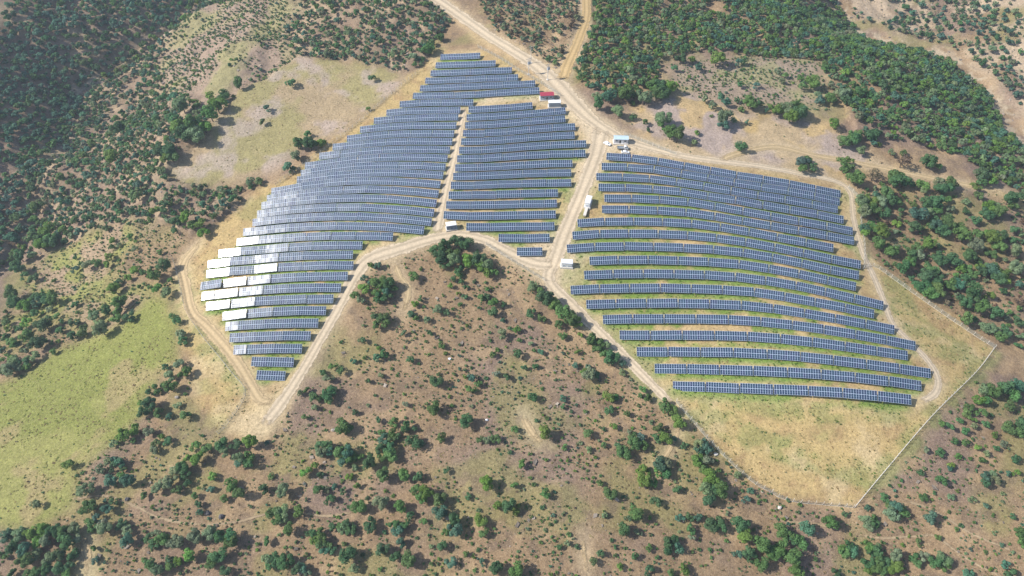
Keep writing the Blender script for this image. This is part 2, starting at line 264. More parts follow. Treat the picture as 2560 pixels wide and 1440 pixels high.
for q_, c_, r_, a_ in (("1395,215 1450,250 1500,305 1560,343 1640,370 1700,390 1600,383 1510,386 1485,440 1452,500 1440,470 1468,385 1462,345 1440,300 1415,262", C(.60, .49, .345), 3, .9), ("1195,238 1350,232 1420,262 1440,300 1415,285 1340,256 1200,262", C(.56, .46, .31), 2, .75), ("1330,600 1400,560 1420,600 1470,640 1455,700 1390,730 1350,690 1300,645", C(.56, .46, .32), 3, .7), ("1060,600 1090,560 1180,585 1230,610 1150,598", C(.56, .45, .30), 2, .7), ("520,1075 640,1010 700,1010 665,1090 590,1095", C(.56, .44, .27), 3, .8), ("880,690 930,620 1010,590 1030,610 950,645", C(.58, .45, .27), 3, .6)):
    col = mix(col, c_, blur(inside(xy(q_), wx, wy).astype(float), r_)*a_)
cut = inside(xy("1100,10 1170,60 1260,120 1330,170 1400,235 1380,225 1300,175 1200,120 1140,60"), wx, wy).astype(float); col = mix(col, C(.50, .35, .19), blur(cut, 2)*.7)
col *= (.86+.28*fbm(gx, gy, 3.3, 3, 11))[..., None]
GREEN = np.zeros((NY, NX))
for q_, r_ in (("1690,1000 1800,1060 1900,1105 2000,1140 2080,1160 2190,1195", 2.4), ("1700,990 1800,1005 1900,1010 2000,1030 2150,1035 2250,1030", 2.), ("2240,720 2270,790 2330,850 2400,880", 4.), ("2485,872 2440,932 2330,1042 2210,1182", 1.6), ("2122,480 2138,520 2147,570 2158,640", 1.8), ("1550,850 1610,920 1680,990 1740,1060", 3.), ("1440,480 1425,520 1440,560 1400,580", 3), ("1400,560 1440,560 1430,620 1420,640", 3), ("452,700 470,790 510,850 560,905 600,960", 2.5), ("1000,590 1040,590 1070,575", 3.5), ("1440,690 1440,740 1500,800", 3), ("1470,478 1485,490", 3)):
    for x, y in densify(xy(q_), 1.):
        i = int((x-ax[0])/STEP+.5); j = int((y-ay[0])/STEP+.5); k = int(r_+1)
        if k < i < NX-k and k < j < NY-k: GREEN[j-k:j+k+1, i-k:i+k+1] = 1
GREEN = np.clip(blur(GREEN, 1)*(.25+1.1*sm(n3, .38, .6)), 0, 1)
col = mix(col, C(.20, .25, .075), GREEN*.5)
# outer ground to the horizon in one sheet with the survey grid
def ext(a, far): 
    lo, hi = [], []; s = STEP; v = a[0]
    while v > a[0]-far: s *= 1.35; v -= s; lo.append(v)
    s = STEP; v = a[-1]
    while v < a[-1]+far: s *= 1.35; v += s; hi.append(v)
    return np.r_[lo[::-1], a, hi], len(lo)
fx, ox = ext(ax, 3500); fy, oy = ext(ay, 3500); FX, FY = np.meshgrid(fx, fy)
cx_ = np.clip(((FX-ax[0])/STEP+.5).astype(int), 0, NX-1); cy_ = np.clip(((FY-ay[0])/STEP+.5).astype(int), 0, NY-1)
FZ = base_height(FX.ravel(), FY.ravel()).reshape(FX.shape)+relief[cy_, cx_]; FZ[oy:oy+NY, ox:ox+NX] = Zg; FC = col[cy_, cx_]

def new_mesh(name, V, faces, mats=(), fm=None, attrs=None, smooth=False):
    """faces: (n,k) array"""
    V = np.asarray(V, np.float32); faces = np.asarray(faces, np.int32); me = bpy.data.meshes.new(name); n, k = faces.shape
    me.vertices.add(len(V)); me.vertices.foreach_set("co", V.ravel()); me.loops.add(n*k); me.loops.foreach_set("vertex_index", faces.ravel())
    me.polygons.add(n); me.polygons.foreach_set("loop_start", np.arange(0, n*k, k, dtype=np.int32)); me.polygons.foreach_set("loop_total", np.full(n, k, np.int32))
    for m in mats: me.materials.append(m)
    if fm is not None: me.polygons.foreach_set("material_index", np.asarray(fm, np.int32))
    me.polygons.foreach_set("use_smooth", np.full(n, smooth)); me.update(calc_edges=True)
    for an, dom, arr in (attrs or ()):
        if arr.ndim == 2:
            a = me.attributes.new(an, 'FLOAT_COLOR', dom); a.data.foreach_set("color", np.c_[arr, np.ones(len(arr))].astype(np.float32).ravel())
        else:
            a = me.attributes.new(an, 'FLOAT', dom); a.data.foreach_set("value", arr.astype(np.float32))
    me.validate(); return me
def link(name, me, parent=None, **props):
    o = bpy.data.objects.new(name, me); COL.objects.link(o)
    if parent is not None: o.parent = parent
    for k, v in props.items(): o[k] = v
    return o
def grid_faces(nx, ny, off=0):
    i = np.arange(nx-1)[None, :]+np.arange(ny-1)[:, None]*nx; return np.stack([i, i+1, i+1+nx, i+nx], -1).reshape(-1, 4)+off

# ------------------------------------------------------------------ materials
class Mat:
    def __init__(s, name):
        s.m = bpy.data.materials.new(name); s.m.use_nodes = True; s.t = s.m.node_tree; s.b = s.t.nodes["Principled BSDF"]; s.o = s.t.nodes["Material Output"]
    def n(s, typ, **kw):
        x = s.t.nodes.new(typ)
        for k, v in kw.items():
            if k.startswith('i_'): x.inputs[int(k[2:])].default_value = v
            else: setattr(x, k, v)
        return x
    def l(s, a, b): s.t.links.new(a, b)
    def set(s, **kw):
        for k, v in kw.items(): s.b.inputs[k.replace('_', ' ')].default_value = v
        return s
def simple(name, c, rough=.6, metal=0., spec=.5, var=0., scale=3.):
    m = Mat(name); m.set(Base_Color=(*c, 1), Roughness=rough, Metallic=metal); m.b.inputs['Specular IOR Level'].default_value = spec
    if var:
        tc = m.n("ShaderNodeTexCoord"); nz = m.n("ShaderNodeTexNoise"); nz.inputs['Scale'].default_value = scale; nz.inputs['Detail'].default_value = 5; m.l(tc.outputs['Object'], nz.inputs['Vector'])
        mr = m.n("ShaderNodeMapRange"); mr.inputs[1].default_value = .3; mr.inputs[2].default_value = .7; mr.inputs[3].default_value = 1-var; mr.inputs[4].default_value = 1+var; m.l(nz.outputs[0], mr.inputs[0])
        mx = m.n("ShaderNodeMix", data_type='RGBA', blend_type='MULTIPLY'); mx.inputs[0].default_value = 1; mx.inputs[6].default_value = (*c, 1); m.l(mr.outputs[0], mx.inputs[7]); m.l(mx.outputs[2], m.b.inputs['Base Color'])
    return m.m
def earth(name, soft=False, rut=False):
    m = Mat(name); m.set(Roughness=.95); m.b.inputs['Specular IOR Level'].default_value = .1
    at = m.n("ShaderNodeAttribute", attribute_name="Col"); tc = m.n("ShaderNodeTexCoord")
    def noise(scale, det, rough=.6):
        z = m.n("ShaderNodeTexNoise"); z.inputs['Scale'].default_value = scale; z.inputs['Detail'].default_value = det; z.inputs['Roughness'].default_value = rough; m.l(tc.outputs['Object'], z.inputs['Vector']); return z
    a = noise(.9, 6, .7); b = noise(.22, 5); c = noise(2.4, 3, .65)
    mr = m.n("ShaderNodeMapRange"); mr.inputs[1].default_value = .28; mr.inputs[2].default_value = .72; mr.inputs[3].default_value = .80 if soft else .60; mr.inputs[4].default_value = 1.16 if soft else 1.36; m.l(a.outputs[0], mr.inputs[0])
    x1 = m.n("ShaderNodeMix", data_type='RGBA', blend_type='MULTIPLY'); x1.inputs[0].default_value = 1; m.l(at.outputs['Color'], x1.inputs[6]); m.l(mr.outputs[0], x1.inputs[7])
    # pale straw and bare-soil flecks
    r1 = m.n("ShaderNodeMapRange"); r1.inputs[1].default_value = .56; r1.inputs[2].default_value = .66; m.l(c.outputs[0], r1.inputs[0]); k1 = m.n("ShaderNodeMath", operation='MULTIPLY', i_1=.16 if soft else .42); m.l(r1.outputs[0], k1.inputs[0])
    x2 = m.n("ShaderNodeMix", data_type='RGBA'); m.l(k1.outputs[0], x2.inputs[0]); m.l(x1.outputs[2], x2.inputs[6]); x2.inputs[7].default_value = (.58, .46, .27, 1)
    r2 = m.n("ShaderNodeMapRange"); r2.inputs[1].default_value = .44; r2.inputs[2].default_value = .35; m.l(c.outputs[0], r2.inputs[0]); k2 = m.n("ShaderNodeMath", operation='MULTIPLY', i_1=.12 if soft else .55); m.l(r2.outputs[0], k2.inputs[0])
    x3 = m.n("ShaderNodeMix", data_type='RGBA'); m.l(k2.outputs[0], x3.inputs[0]); m.l(x2.outputs[2], x3.inputs[6]); x3.inputs[7].default_value = (.13, .105, .06, 1)
    m.l(x3.outputs[2], m.b.inputs['Base Color'])
    if not soft:
        bp = m.n("ShaderNodeBump"); bp.inputs['Strength'].default_value = .55; bp.inputs['Distance'].default_value = .5; m.l(a.outputs[0], bp.inputs['Height']); m.l(bp.outputs[0], m.b.inputs['Normal'])
    else:
        ed = m.n("ShaderNodeAttribute", attribute_name="edge"); e = m.n("ShaderNodeMath", operation='ADD'); m.l(ed.outputs['Fac'], e.inputs[0]); e2 = m.n("ShaderNodeMath", operation='MULTIPLY_ADD', i_1=1.5, i_2=-.75); m.l(b.outputs[0], e2.inputs[0]); 
        e3 = m.n("ShaderNodeMath", operation='MULTIPLY_ADD', i_1=1.1, i_2=-.55); m.l(a.outputs[0], e3.inputs[0]); e4 = m.n("ShaderNodeMath", operation='ADD'); m.l(e2.outputs[0], e4.inputs[0]); m.l(e3.outputs[0], e4.inputs[1]); m.l(e4.outputs[0], e.inputs[1])
        st = m.n("ShaderNodeMapRange"); st.inputs[1].default_value = .18; st.inputs[2].default_value = .62; m.l(e.outputs[0], st.inputs[0])
        tr = m.n("ShaderNodeBsdfTransparent"); ms = m.n("ShaderNodeMixShader"); m.l(st.outputs[0], ms.inputs[0]); m.l(tr.outputs[0], ms.inputs[1]); m.l(m.b.outputs[0], ms.inputs[2]); m.l(ms.outputs[0], m.o.inputs[0])
    return m.m
M_GROUND = earth("dry_earth"); M_ROAD = earth("packed_dirt", soft=True)
M_ALU = simple("aluminium_frame", (.54, .64, .80), .55, .0); M_STEEL = simple("galvanised_steel", (.42, .43, .44), .5, .6); M_CONC = simple("pale_concrete", (.62, .58, .52), .85, var=.15)
M_WHITE = simple("white_sheet_metal", (.80, .81, .83), .45, var=.06, scale=1.5); M_WALLB = simple("blue_grey_wall_panel", (.30, .36, .43), .6, var=.06); M_PINKW = simple("pale_wall_panel", (.62, .60, .62), .7, var=.06)
M_RED = simple("crimson_roof_sheet", (.40, .05, .085), .6, var=.12, scale=2.); M_BLUE = simple("pale_blue_roof_sheet", (.50, .63, .70), .5, var=.08); M_NAVYW = simple("dark_blue_kiosk_wall", (.12, .18, .27), .55, var=.08); M_DARK = simple("dark_opening", (.03, .035, .04), .4); M_GLASS = simple("window_glass", (.05, .07, .09), .08)
M_GREY = simple("grey_container_wall", (.36, .41, .47), .6, var=.08); M_PAINT = simple("white_car_paint", (.82, .82, .82), .25); M_TYRE = simple("tyre_rubber", (.02, .02, .02), .9); M_BED = simple("grey_truck_bed", (.30, .34, .38), .55, .3); M_RIM = simple("wheel_rim", (.5, .5, .52), .4, .7)
M_LAMP = simple("lamp_lens", (.7, .7, .68), .15); M_BARK = simple("tree_bark", (.16, .12, .09), .9, var=.25); M_STONE = simple("grey_stone", (.36, .32, .28), .95, var=.3, scale=.8); M_WOOD = simple("pole_concrete", (.55, .53, .50), .8); M_INS = simple("insulator", (.35, .33, .32), .4)
def pv_material():
    m = Mat("solar_cell_glass"); uv = m.n("ShaderNodeUVMap"); sp = m.n("ShaderNodeSeparateXYZ"); m.l(uv.outputs[0], sp.inputs[0])
    def line(sock, freq, w):
        a = m.n("ShaderNodeMath", operation='MULTIPLY', i_1=freq); m.l(sock, a.inputs[0]); f = m.n("ShaderNodeMath", operation='FRACT'); m.l(a.outputs[0], f.inputs[0]); s = m.n("ShaderNodeMath", operation='SUBTRACT', i_1=.5); m.l(f.outputs[0], s.inputs[0]); b = m.n("ShaderNodeMath", operation='ABSOLUTE'); m.l(s.outputs[0], b.inputs[0]); g = m.n("ShaderNodeMath", operation='GREATER_THAN', i_1=.5-w); m.l(b.outputs[0], g.inputs[0]); return g.outputs[0]
    a = line(sp.outputs[0], 6, .03); b = line(sp.outputs[1], 12, .03); c = line(sp.outputs[1], 2, .022)
    mx = m.n("ShaderNodeMath", operation='MAXIMUM'); m.l(a, mx.inputs[0]); m.l(b, mx.inputs[1]); k = m.n("ShaderNodeMath", operation='MULTIPLY', i_1=.22); m.l(mx.outputs[0], k.inputs[0]); k2 = m.n("ShaderNodeMath", operation='MULTIPLY', i_1=.75); m.l(c, k2.inputs[0]); mm = m.n("ShaderNodeMath", operation='MAXIMUM'); m.l(k.outputs[0], mm.inputs[0]); m.l(k2.outputs[0], mm.inputs[1])
    oi = m.n("ShaderNodeObjectInfo"); md = m.n("ShaderNodeAttribute", attribute_name="module"); ad = m.n("ShaderNodeMath", operation='ADD'); m.l(oi.outputs['Random'], ad.inputs[0]); m.l(md.outputs['Fac'], ad.inputs[1])
    wn_ = m.n("ShaderNodeTexWhiteNoise", noise_dimensions='1D'); m.l(ad.outputs[0], wn_.inputs['W']); cr = m.n("ShaderNodeValToRGB"); cr.color_ramp.elements[0].color = (.011, .026, .062, 1); cr.color_ramp.elements[1].color = (.023, .030, .080, 1); e = cr.color_ramp.elements.new(.5); e.color = (.012, .040, .070, 1); m.l(wn_.outputs['Value'], cr.inputs[0])
    cm = m.n("ShaderNodeMix", data_type='RGBA'); m.l(mm.outputs[0], cm.inputs[0]); m.l(cr.outputs[0], cm.inputs[6]); cm.inputs[7].default_value = (.40, .52, .72, 1); m.l(cm.outputs[2], m.b.inputs['Base Color'])
    ge = m.n("ShaderNodeNewGeometry"); vs = m.n("ShaderNodeVectorMath", operation='SUBTRACT'); m.l(wn_.outputs['Color'], vs.inputs[0]); vs.inputs[1].default_value = (.5, .5, .5); vk = m.n("ShaderNodeVectorMath", operation='SCALE'); m.l(vs.outputs[0], vk.inputs[0]); vk.inputs['Scale'].default_value = .055
    va = m.n("ShaderNodeVectorMath", operation='ADD'); m.l(ge.outputs['Normal'], va.inputs[0]); m.l(vk.outputs[0], va.inputs[1]); vn = m.n("ShaderNodeVectorMath", operation='NORMALIZE'); m.l(va.outputs[0], vn.inputs[0]); m.l(vn.outputs[0], m.b.inputs['Normal']); m.l(vn.outputs[0], m.b.inputs['Coat Normal'])
    m.set(Roughness=PV_ROUGH, Coat_Weight=.16, Coat_Roughness=PV_COAT); m.b.inputs['Specular IOR Level'].default_value = .36
    return m.m
PV_ROUGH, PV_COAT = .34, .13
M_PV = pv_material()
def leaf_material(name, attr):
    m = Mat(name); m.set(Roughness=.75); m.b.inputs['Specular IOR Level'].default_value = .2
    if attr: src = m.n("ShaderNodeAttribute", attribute_name="Col").outputs['Color']
    else: src = m.n("ShaderNodeObjectInfo").outputs['Color']
    ge = m.n("ShaderNodeNewGeometry"); mr = m.n("ShaderNodeMapRange"); mr.inputs[3].default_value = .72; mr.inputs[4].default_value = 1.32; m.l(ge.outputs['Random Per Island'], mr.inputs[0])
    mx = m.n("ShaderNodeMix", data_type='RGBA', blend_type='MULTIPLY'); mx.inputs[0].default_value = 1; m.l(src, mx.inputs[6]); m.l(mr.outputs[0], mx.inputs[7]); m.l(mx.outputs[2], m.b.inputs['Base Color'])
    tl = m.n('ShaderNodeBsdfTranslucent'); m.l(mx.outputs[2], tl.inputs[0]); ms = m.n('ShaderNodeMixShader', i_0=.45); m.l(m.b.outputs[0], ms.inputs[1]); m.l(tl.outputs[0], ms.inputs[2]); m.l(ms.outputs[0], m.o.inputs[0])
    return m.m
M_LEAF = leaf_material("oak_leaves", False); M_LEAFA = leaf_material("scrub_leaves", True)
M_FENCE = Mat("wire_netting"); M_FENCE.set(Base_Color=(.50, .55, .52, 1), Roughness=.5, Metallic=.3)
_t = M_FENCE.n("ShaderNodeBsdfTransparent"); _s = M_FENCE.n("ShaderNodeMixShader"); _s.inputs[0].default_value = .22; M_FENCE.l(_t.outputs[0], _s.inputs[1]); M_FENCE.l(M_FENCE.b.outputs[0], _s.inputs[2]); M_FENCE.l(_s.outputs[0], M_FENCE.o.inputs[0]); M_FENCE = M_FENCE.m

gm = new_mesh("ground", np.c_[FX.ravel(), FY.ravel(), FZ.ravel()], grid_faces(len(fx), len(fy)), [M_GROUND], attrs=[("Col", 'POINT', FC.reshape(-1, 3))], smooth=True)
link("ground", gm, kind="structure")
NACR = 17; used_ = {}
for ri, (n_, p, w) in enumerate(ROADP):
    w = lerp_w(w, len(p), p); tg = np.gradient(p, axis=0); tg /= np.linalg.norm(tg, axis=1)[:, None]+1e-9; nr = np.stack([-tg[:, 1], tg[:, 0]], 1); s = np.linspace(-1, 1, NACR)
    P = p[:, None, :]+nr[:, None, :]*(s[None, :, None]*(w*.5+np.minimum(.9, w*.3))[:, None, None]); Zr = ground(P[..., 0], P[..., 1])+.07+.012*ri
    V = np.concatenate([P, Zr[..., None]], -1).reshape(-1, 3)
    edge = np.broadcast_to(np.clip((1-np.abs(s))*2.1, 0, 1), (len(p), NACR)).copy(); fade = np.clip(np.minimum(np.arange(len(p)), np.arange(len(p))[::-1])/5., 0, 1); edge *= fade[:, None]*np.clip(.55+w/7, .6, 1.)[:, None]
    lane = .9+.13*np.cos(s*math.pi*2.2)[None, :]+.10*(fbm(P[..., 0], P[..., 1], 6, 3, 12)-.5)
    lane = lane-(.16*np.exp(-((np.abs(s)-.36)/.11)**2)+.07*np.exp(-(s/.14)**2))[None, :]*(.5+.9*fbm(P[..., 0], P[..., 1], 11, 3, 13))
    base = C(.62, .505, .36) if n_ == 'dirt_road' else C(.54, .41, .24) if w.max() > 1.3 else C(.40, .30, .19)
    if ri in (5-1,): base = C(.56, .40, .20)
    me = new_mesh(n_, V, grid_faces(NACR, len(p)), [M_ROAD], attrs=[("Col", 'POINT', (base*lane[..., None]).reshape(-1, 3)), ("edge", 'POINT', edge.ravel())], smooth=True)
    link(n_, me, kind="structure")

# ------------------------------------------------------------------ mesh helpers
CUBE = np.array([[-1,-1,-1],[1,-1,-1],[1,1,-1],[-1,1,-1],[-1,-1,1],[1,-1,1],[1,1,1],[-1,1,1]], float)*.5
CUBEF = np.array([[0,3,2,1],[4,5,6,7],[0,1,5,4],[1,2,6,5],[2,3,7,6],[3,0,4,7]])
class MB:
    def __init__(s): s.v = []; s.f = []; s.m = []; s.mats = []
    def mi(s, mat):
        if mat not in s.mats: s.mats.append(mat)
        return s.mats.index(mat)
    def raw(s, V, F, mat):
        o = len(s.v); s.v += [tuple(a) for a in V]; i = s.mi(mat)
        for f in F: s.f.append(tuple(int(a)+o for a in f)); s.m.append(i)
        return s
    def box(s, c, d, mat, rz=0., top=None):
        V = CUBE*np.asarray(d, float)
        if top is not None: V[4:, 0] *= top[0]; V[4:, 1] *= top[1]
        if rz: ca, sa = math.cos(rz), math.sin(rz); V = np.c_[V[:, 0]*ca-V[:, 1]*sa, V[:, 0]*sa+V[:, 1]*ca, V[:, 2]]
        return s.raw(V+np.asarray(c, float), CUBEF, mat)
    def bar(s, a, b, w, mat, w2=None, n=4):
        a = np.asarray(a, float); b = np.asarray(b, float); d = b-a; d /= np.linalg.norm(d); u = np.cross(d, [0, 0, 1.] if abs(d[2]) < .9 else [0, 1., 0]); u /= np.linalg.norm(u); v = np.cross(d, u); w2 = w if w2 is None else w2
        t = np.arange(n)*2*math.pi/n+math.pi/4; ring = np.cos(t)[:, None]*u+np.sin(t)[:, None]*v
        V = np.r_[a+ring*w*.5, b+ring*w2*.5]; F = [(i, (i+1) % n, n+(i+1) % n, n+i) for i in range(n)]+[tuple(range(n))[::-1], tuple(range(n, 2*n))]
        return s.raw(V, F, mat)
    def prism(s, prof, x0, x1, mat, axis=0):
        """profile of (a,z) points swept along an axis"""
        n = len(prof); V = []
        for x in (x0, x1):
            for a, z in prof: V.append((x, a, z) if axis == 0 else (a, x, z))
        F = [(i, (i+1) % n, n+(i+1) % n, n+i) for i in range(n)]+[tuple(range(n))[::-1], tuple(range(n, 2*n))]
        if axis == 1: F = [f[::-1] for f in F]
        return s.raw(V, F, mat)
    def mesh(s, name, bevel=0.):
        me = bpy.data.meshes.new(name); me.from_pydata(s.v, [], s.f); 
        for m in s.mats: me.materials.append(m)
        me.polygons.foreach_set("material_index", s.m); me.update(); return me
    def build(s, name, parent=None, **kw): return link(name, s.mesh(name), parent, **kw)
def thing(name, loc, rz=0., **props):
    o = bpy.data.objects.new(name, None); COL.objects.link(o); o.location = tuple(loc); o.rotation_euler = (0, 0, rz); o.empty_display_size = .5
    for k, v in props.items(): o[k] = v
    return o
ORD = "first second third fourth fifth sixth seventh eighth ninth tenth eleventh twelfth thirteenth fourteenth fifteenth sixteenth seventeenth eighteenth nineteenth".split()
def ordw(n):
    if n <= 19: return ORD[n-1]
    t, u = divmod(n, 10); T = {2: ('twentieth', 'twenty-'), 3: ('thirtieth', 'thirty-')}[t]; return T[0] if u == 0 else T[1]+ORD[u-1]

# ------------------------------------------------------------------ solar tables
TILT = R_(27.0); MW, MH = .99, 1.985
def panel_mesh(nc, name="module_panel"):
    V = []; F = []; mi = []; UV = []; MOD = []; ca, sa = math.cos(TILT), math.sin(TILT); T = .045; B = .05
    def P(x, y, z): return (x, y*ca-z*sa, y*sa+z*ca)
    for r in range(2):
        y0 = (-MH-.006) if r == 0 else .006; y1 = y0+MH
        for c in range(nc):
            x0 = (c-nc/2)*MW+.003; x1 = x0+MW-.006; o = len(V)
            V += [P(x0, y0, T), P(x1, y0, T), P(x1, y1, T), P(x0, y1, T), P(x0+B, y0+B, T), P(x1-B, y0+B, T), P(x1-B, y1-B, T), P(x0+B, y1-B, T), P(x0, y0, 0), P(x1, y0, 0), P(x1, y1, 0), P(x0, y1, 0)]
            q = [(4,5,6,7), (0,1,5,4), (1,2,6,5), (2,3,7,6), (3,0,4,7), (8,9,1,0), (9,10,2,1), (10,11,3,2), (11,8,0,3), (11,10,9,8)]
            F += [tuple(i+o for i in f) for f in q]; mi += [0]+[1]*8+[2]; MOD += [(c*7+r*3+1)*.137]*10
            UV += [(0, 0), (1, 0), (1, 1), (0, 1)]+[(0, 0)]*36
    me = new_mesh(name, V, np.array(F), [M_PV, M_ALU, M_GREY], mi, [("module", 'FACE', np.array(MOD))])
    u = me.uv_layers.new(name="UVMap"); u.data.foreach_set("uv", np.array(UV, np.float32).ravel()); return me
def frame_mesh(L):
    m = MB(); ca, sa = math.cos(TILT), math.sin(TILT); t = lambda y, z=-.07: (y*ca-z*sa, y*sa+z*ca)
    for y in (-1.5, -.45, .45, 1.5):
        a = t(y); m.bar((-L/2+.05, a[0], a[1]), (L/2-.05, a[0], a[1]), .09, M_STEEL)
    for k in range(5):
        x = (k/4-.5)*(L-1.6); a, b = t(-1.85, -.17), t(1.85, -.17); m.bar((x, *a), (x, *b), .11, M_STEEL)
        if k in (1, 2, 3):
            for y in (-1.2, 1.25): a = t(y, -.2); m.bar((x, a[0], a[1]), (x, a[0], -2.3), .12, M_STEEL)
    return m.mesh("support_frame")
PANEL = {n: panel_mesh(n) for n in (6, 12, 13)}; FRAME = {n: frame_mesh(n*MW) for n in (6, 12, 13)}
def leg_mesh(y):
    a = (y*math.cos(TILT)+.2*math.sin(TILT), y*math.sin(TILT)-.2*math.cos(TILT)); return MB().bar((0, a[0], a[1]), (0, a[0], -2.3), .13, M_STEEL).box((0, a[0], -1.72), (.34, .34, .12), M_CONC).mesh("leg")
LEGS = (leg_mesh(-1.2), leg_mesh(1.25))
GLARE = {(24, 0): .86, (25, 0): .8, (26, 0): .88, (26, 2): .66, (27, 1): .84, (28, 0): .9, (28, 1): .86, (29, 0): .93, (30, 0): .76, (31, 0): .4, (33, 0): .45, (27, 0): -.6, (26, 1): -.35, (25, 1): -.3, (24, 1): -.3, (27, 2): .5, (29, 1): .55, (25, 2): .35, (28, 2): .4, (23, 0): .45, (24, 2): .3, (30, 1): .2}
tables = []
for b, L in BLOCKS:
    for ri, r in enumerate(L):
        w = [np.linalg.norm(r[i+1]-r[i]) for i in range(len(r)-1)]
        for ti in range(len(w)):
            nc = (13 if b == 'right' else 12) if w[ti] > 9. else 6
            tables.append(dict(b=b, r=ri+1, t=ti+1, n=len(w), A=r[ti], B=r[ti+1], nc=nc, L=w[ti]-(.42 if b == 'right' else .1)))
def px_of(p):
    d = np.asarray(p, float)-np.array([0, 0, ZC]); f = d[..., 1]*math.cos(PITCH)-d[..., 2]*math.sin(PITCH); u = d[..., 1]*math.sin(PITCH)+d[..., 2]*math.cos(PITCH)
    return 1280+FPX*d[..., 0]/f, 720-FPX*u/f, f
for t in tables:
    c = (t['A']+t['B'])/2; t['c'] = c; a = t['B']-t['A']; a /= np.linalg.norm(a); y = np.cross([0, 0, 1], a); y /= np.linalg.norm(y); z = np.cross(a, y); t['R'] = np.stack([a, y, z], 1)
    t['z'] = px_of(c)[2]; t['size'] = t['nc']/t['z']**2
order = sorted(range(len(tables)), key=lambda i: -tables[i]['size']); single = set(order[:300]); withlegs = set(order[:110])
BN = {'left': 'left-hand block', 'middle': 'middle block', 'right': 'right-hand block'}
far_V = []; far_F = []; far_m = []; far_uv = []; far_mod = []; fo = 0
for i, t in enumerate(tables):
    Rm = t['R']; base = t['c']-Rm[:, 2]*HUB
    nrm = Rm@np.array([0, -math.sin(TILT), math.cos(TILT)]); cv = np.array([0, 0, ZC])-t['c']; cv /= np.linalg.norm(cv); hv = SUN+cv; hv /= np.linalg.norm(hv)
    f = GLARE.get((t['r'], t['t']-1)) if t['b'] == 'left' else None
    q = Vector(nrm).rotation_difference(Vector(hv)); ang = q.angle
    jit = Matrix.Rotation(rng.normal(0, R_(.55)), 3, 'X') @ Matrix.Rotation(rng.normal(0, R_(.7)), 3, 'Y')
    if f is None: RW = np.array(jit) if False else np.eye(3); RP = Rm@np.array(jit)
    else: RP = np.array(Matrix.Rotation(ang*f if f > 0 else R_(13)*f, 3, q.axis))@Rm
    nc = t['nc']; sx = t['L']/(nc*MW)
    if i in single:
        fr = t['n']-t['t']+1; k = t['t']
        pos = "only one" if t['n'] == 1 else (f"{ordw(k)} from the left" if k <= fr else (f"{ordw(fr)} from the right" if fr > 1 else "rightmost"))
        if k == 1 and t['n'] > 1: pos = "leftmost"
        look = "short blue" if nc == 6 else "blue"
        if f is not None and f > .8: look = "glaring white"
        lab = f"{look} panel table, {pos} in the {ordw(t['r'])} row down, {BN[t['b']]}"
        e = thing("solar_table", base, label=lab, category="solar panel", group=f"solar panel tables of the {BN[t['b']]}")
        e.rotation_mode = 'QUATERNION'; e.rotation_quaternion = Matrix(Rm.tolist()).to_quaternion()
        p = link("module_panel", PANEL[nc], e); p.location = (0, 0, HUB); p.rotation_mode = 'QUATERNION'; p.rotation_quaternion = Matrix((Rm.T@RP).tolist()).to_quaternion(); p.scale = (sx, 1, 1)
        s = link("support_frame", FRAME[nc], e); s.location = (0, 0, HUB); s.scale = (sx, 1, 1)
        if i in withlegs:
            for x in (-.5, .5):
                for lg in LEGS:
                    o = link("leg", lg, e); o.location = (x*(t['L']-.9), 0, HUB)
    else:
        me = PANEL[nc]; V = np.empty(len(me.vertices)*3, np.float32); me.vertices.foreach_get("co", V); V = V.reshape(-1, 3)*np.array([sx, 1, 1]); far_V.append((RP@V.T).T+t['c'])
        Fq = np.empty(len(me.loops), np.int32); me.loops.foreach_get("vertex_index", Fq); far_F.append(Fq.reshape(-1, 4)+fo); mi = np.empty(len(me.polygons), np.int32); me.polygons.foreach_get("material_index", mi); far_m.append(mi)
        u = np.empty(len(me.loops)*2, np.float32); me.uv_layers[0].data.foreach_get("uv", u); far_uv.append(u); md = np.empty(len(me.polygons), np.float32); me.attributes["module"].data.foreach_get("value", md); far_mod.append(md+rng.random()*7); fo += len(V)
        fm_ = FRAME[nc]; V = np.array([v.co[:] for v in fm_.vertices])*np.array([sx, 1, 1]); far_V.append((Rm@V.T).T+t['c']); Fq = np.array([list(p_.vertices) for p_ in fm_.polygons]); far_F.append(Fq+fo); far_m.append(np.full(len(Fq), 3)); far_uv.append(np.zeros(len(Fq)*8, np.float32)); far_mod.append(np.zeros(len(Fq), np.float32)); fo += len(V)
me = new_mesh("far_solar_tables", np.concatenate(far_V), np.concatenate(far_F), [M_PV, M_ALU, M_GREY, M_STEEL], np.concatenate(far_m), [("module", 'FACE', np.concatenate(far_mod))])
u = me.uv_layers.new(name="UVMap"); u.data.foreach_set("uv", np.concatenate(far_uv))
link("far_solar_tables", me, kind="stuff", label="far rows of blue solar tables at the top of the left-hand block")

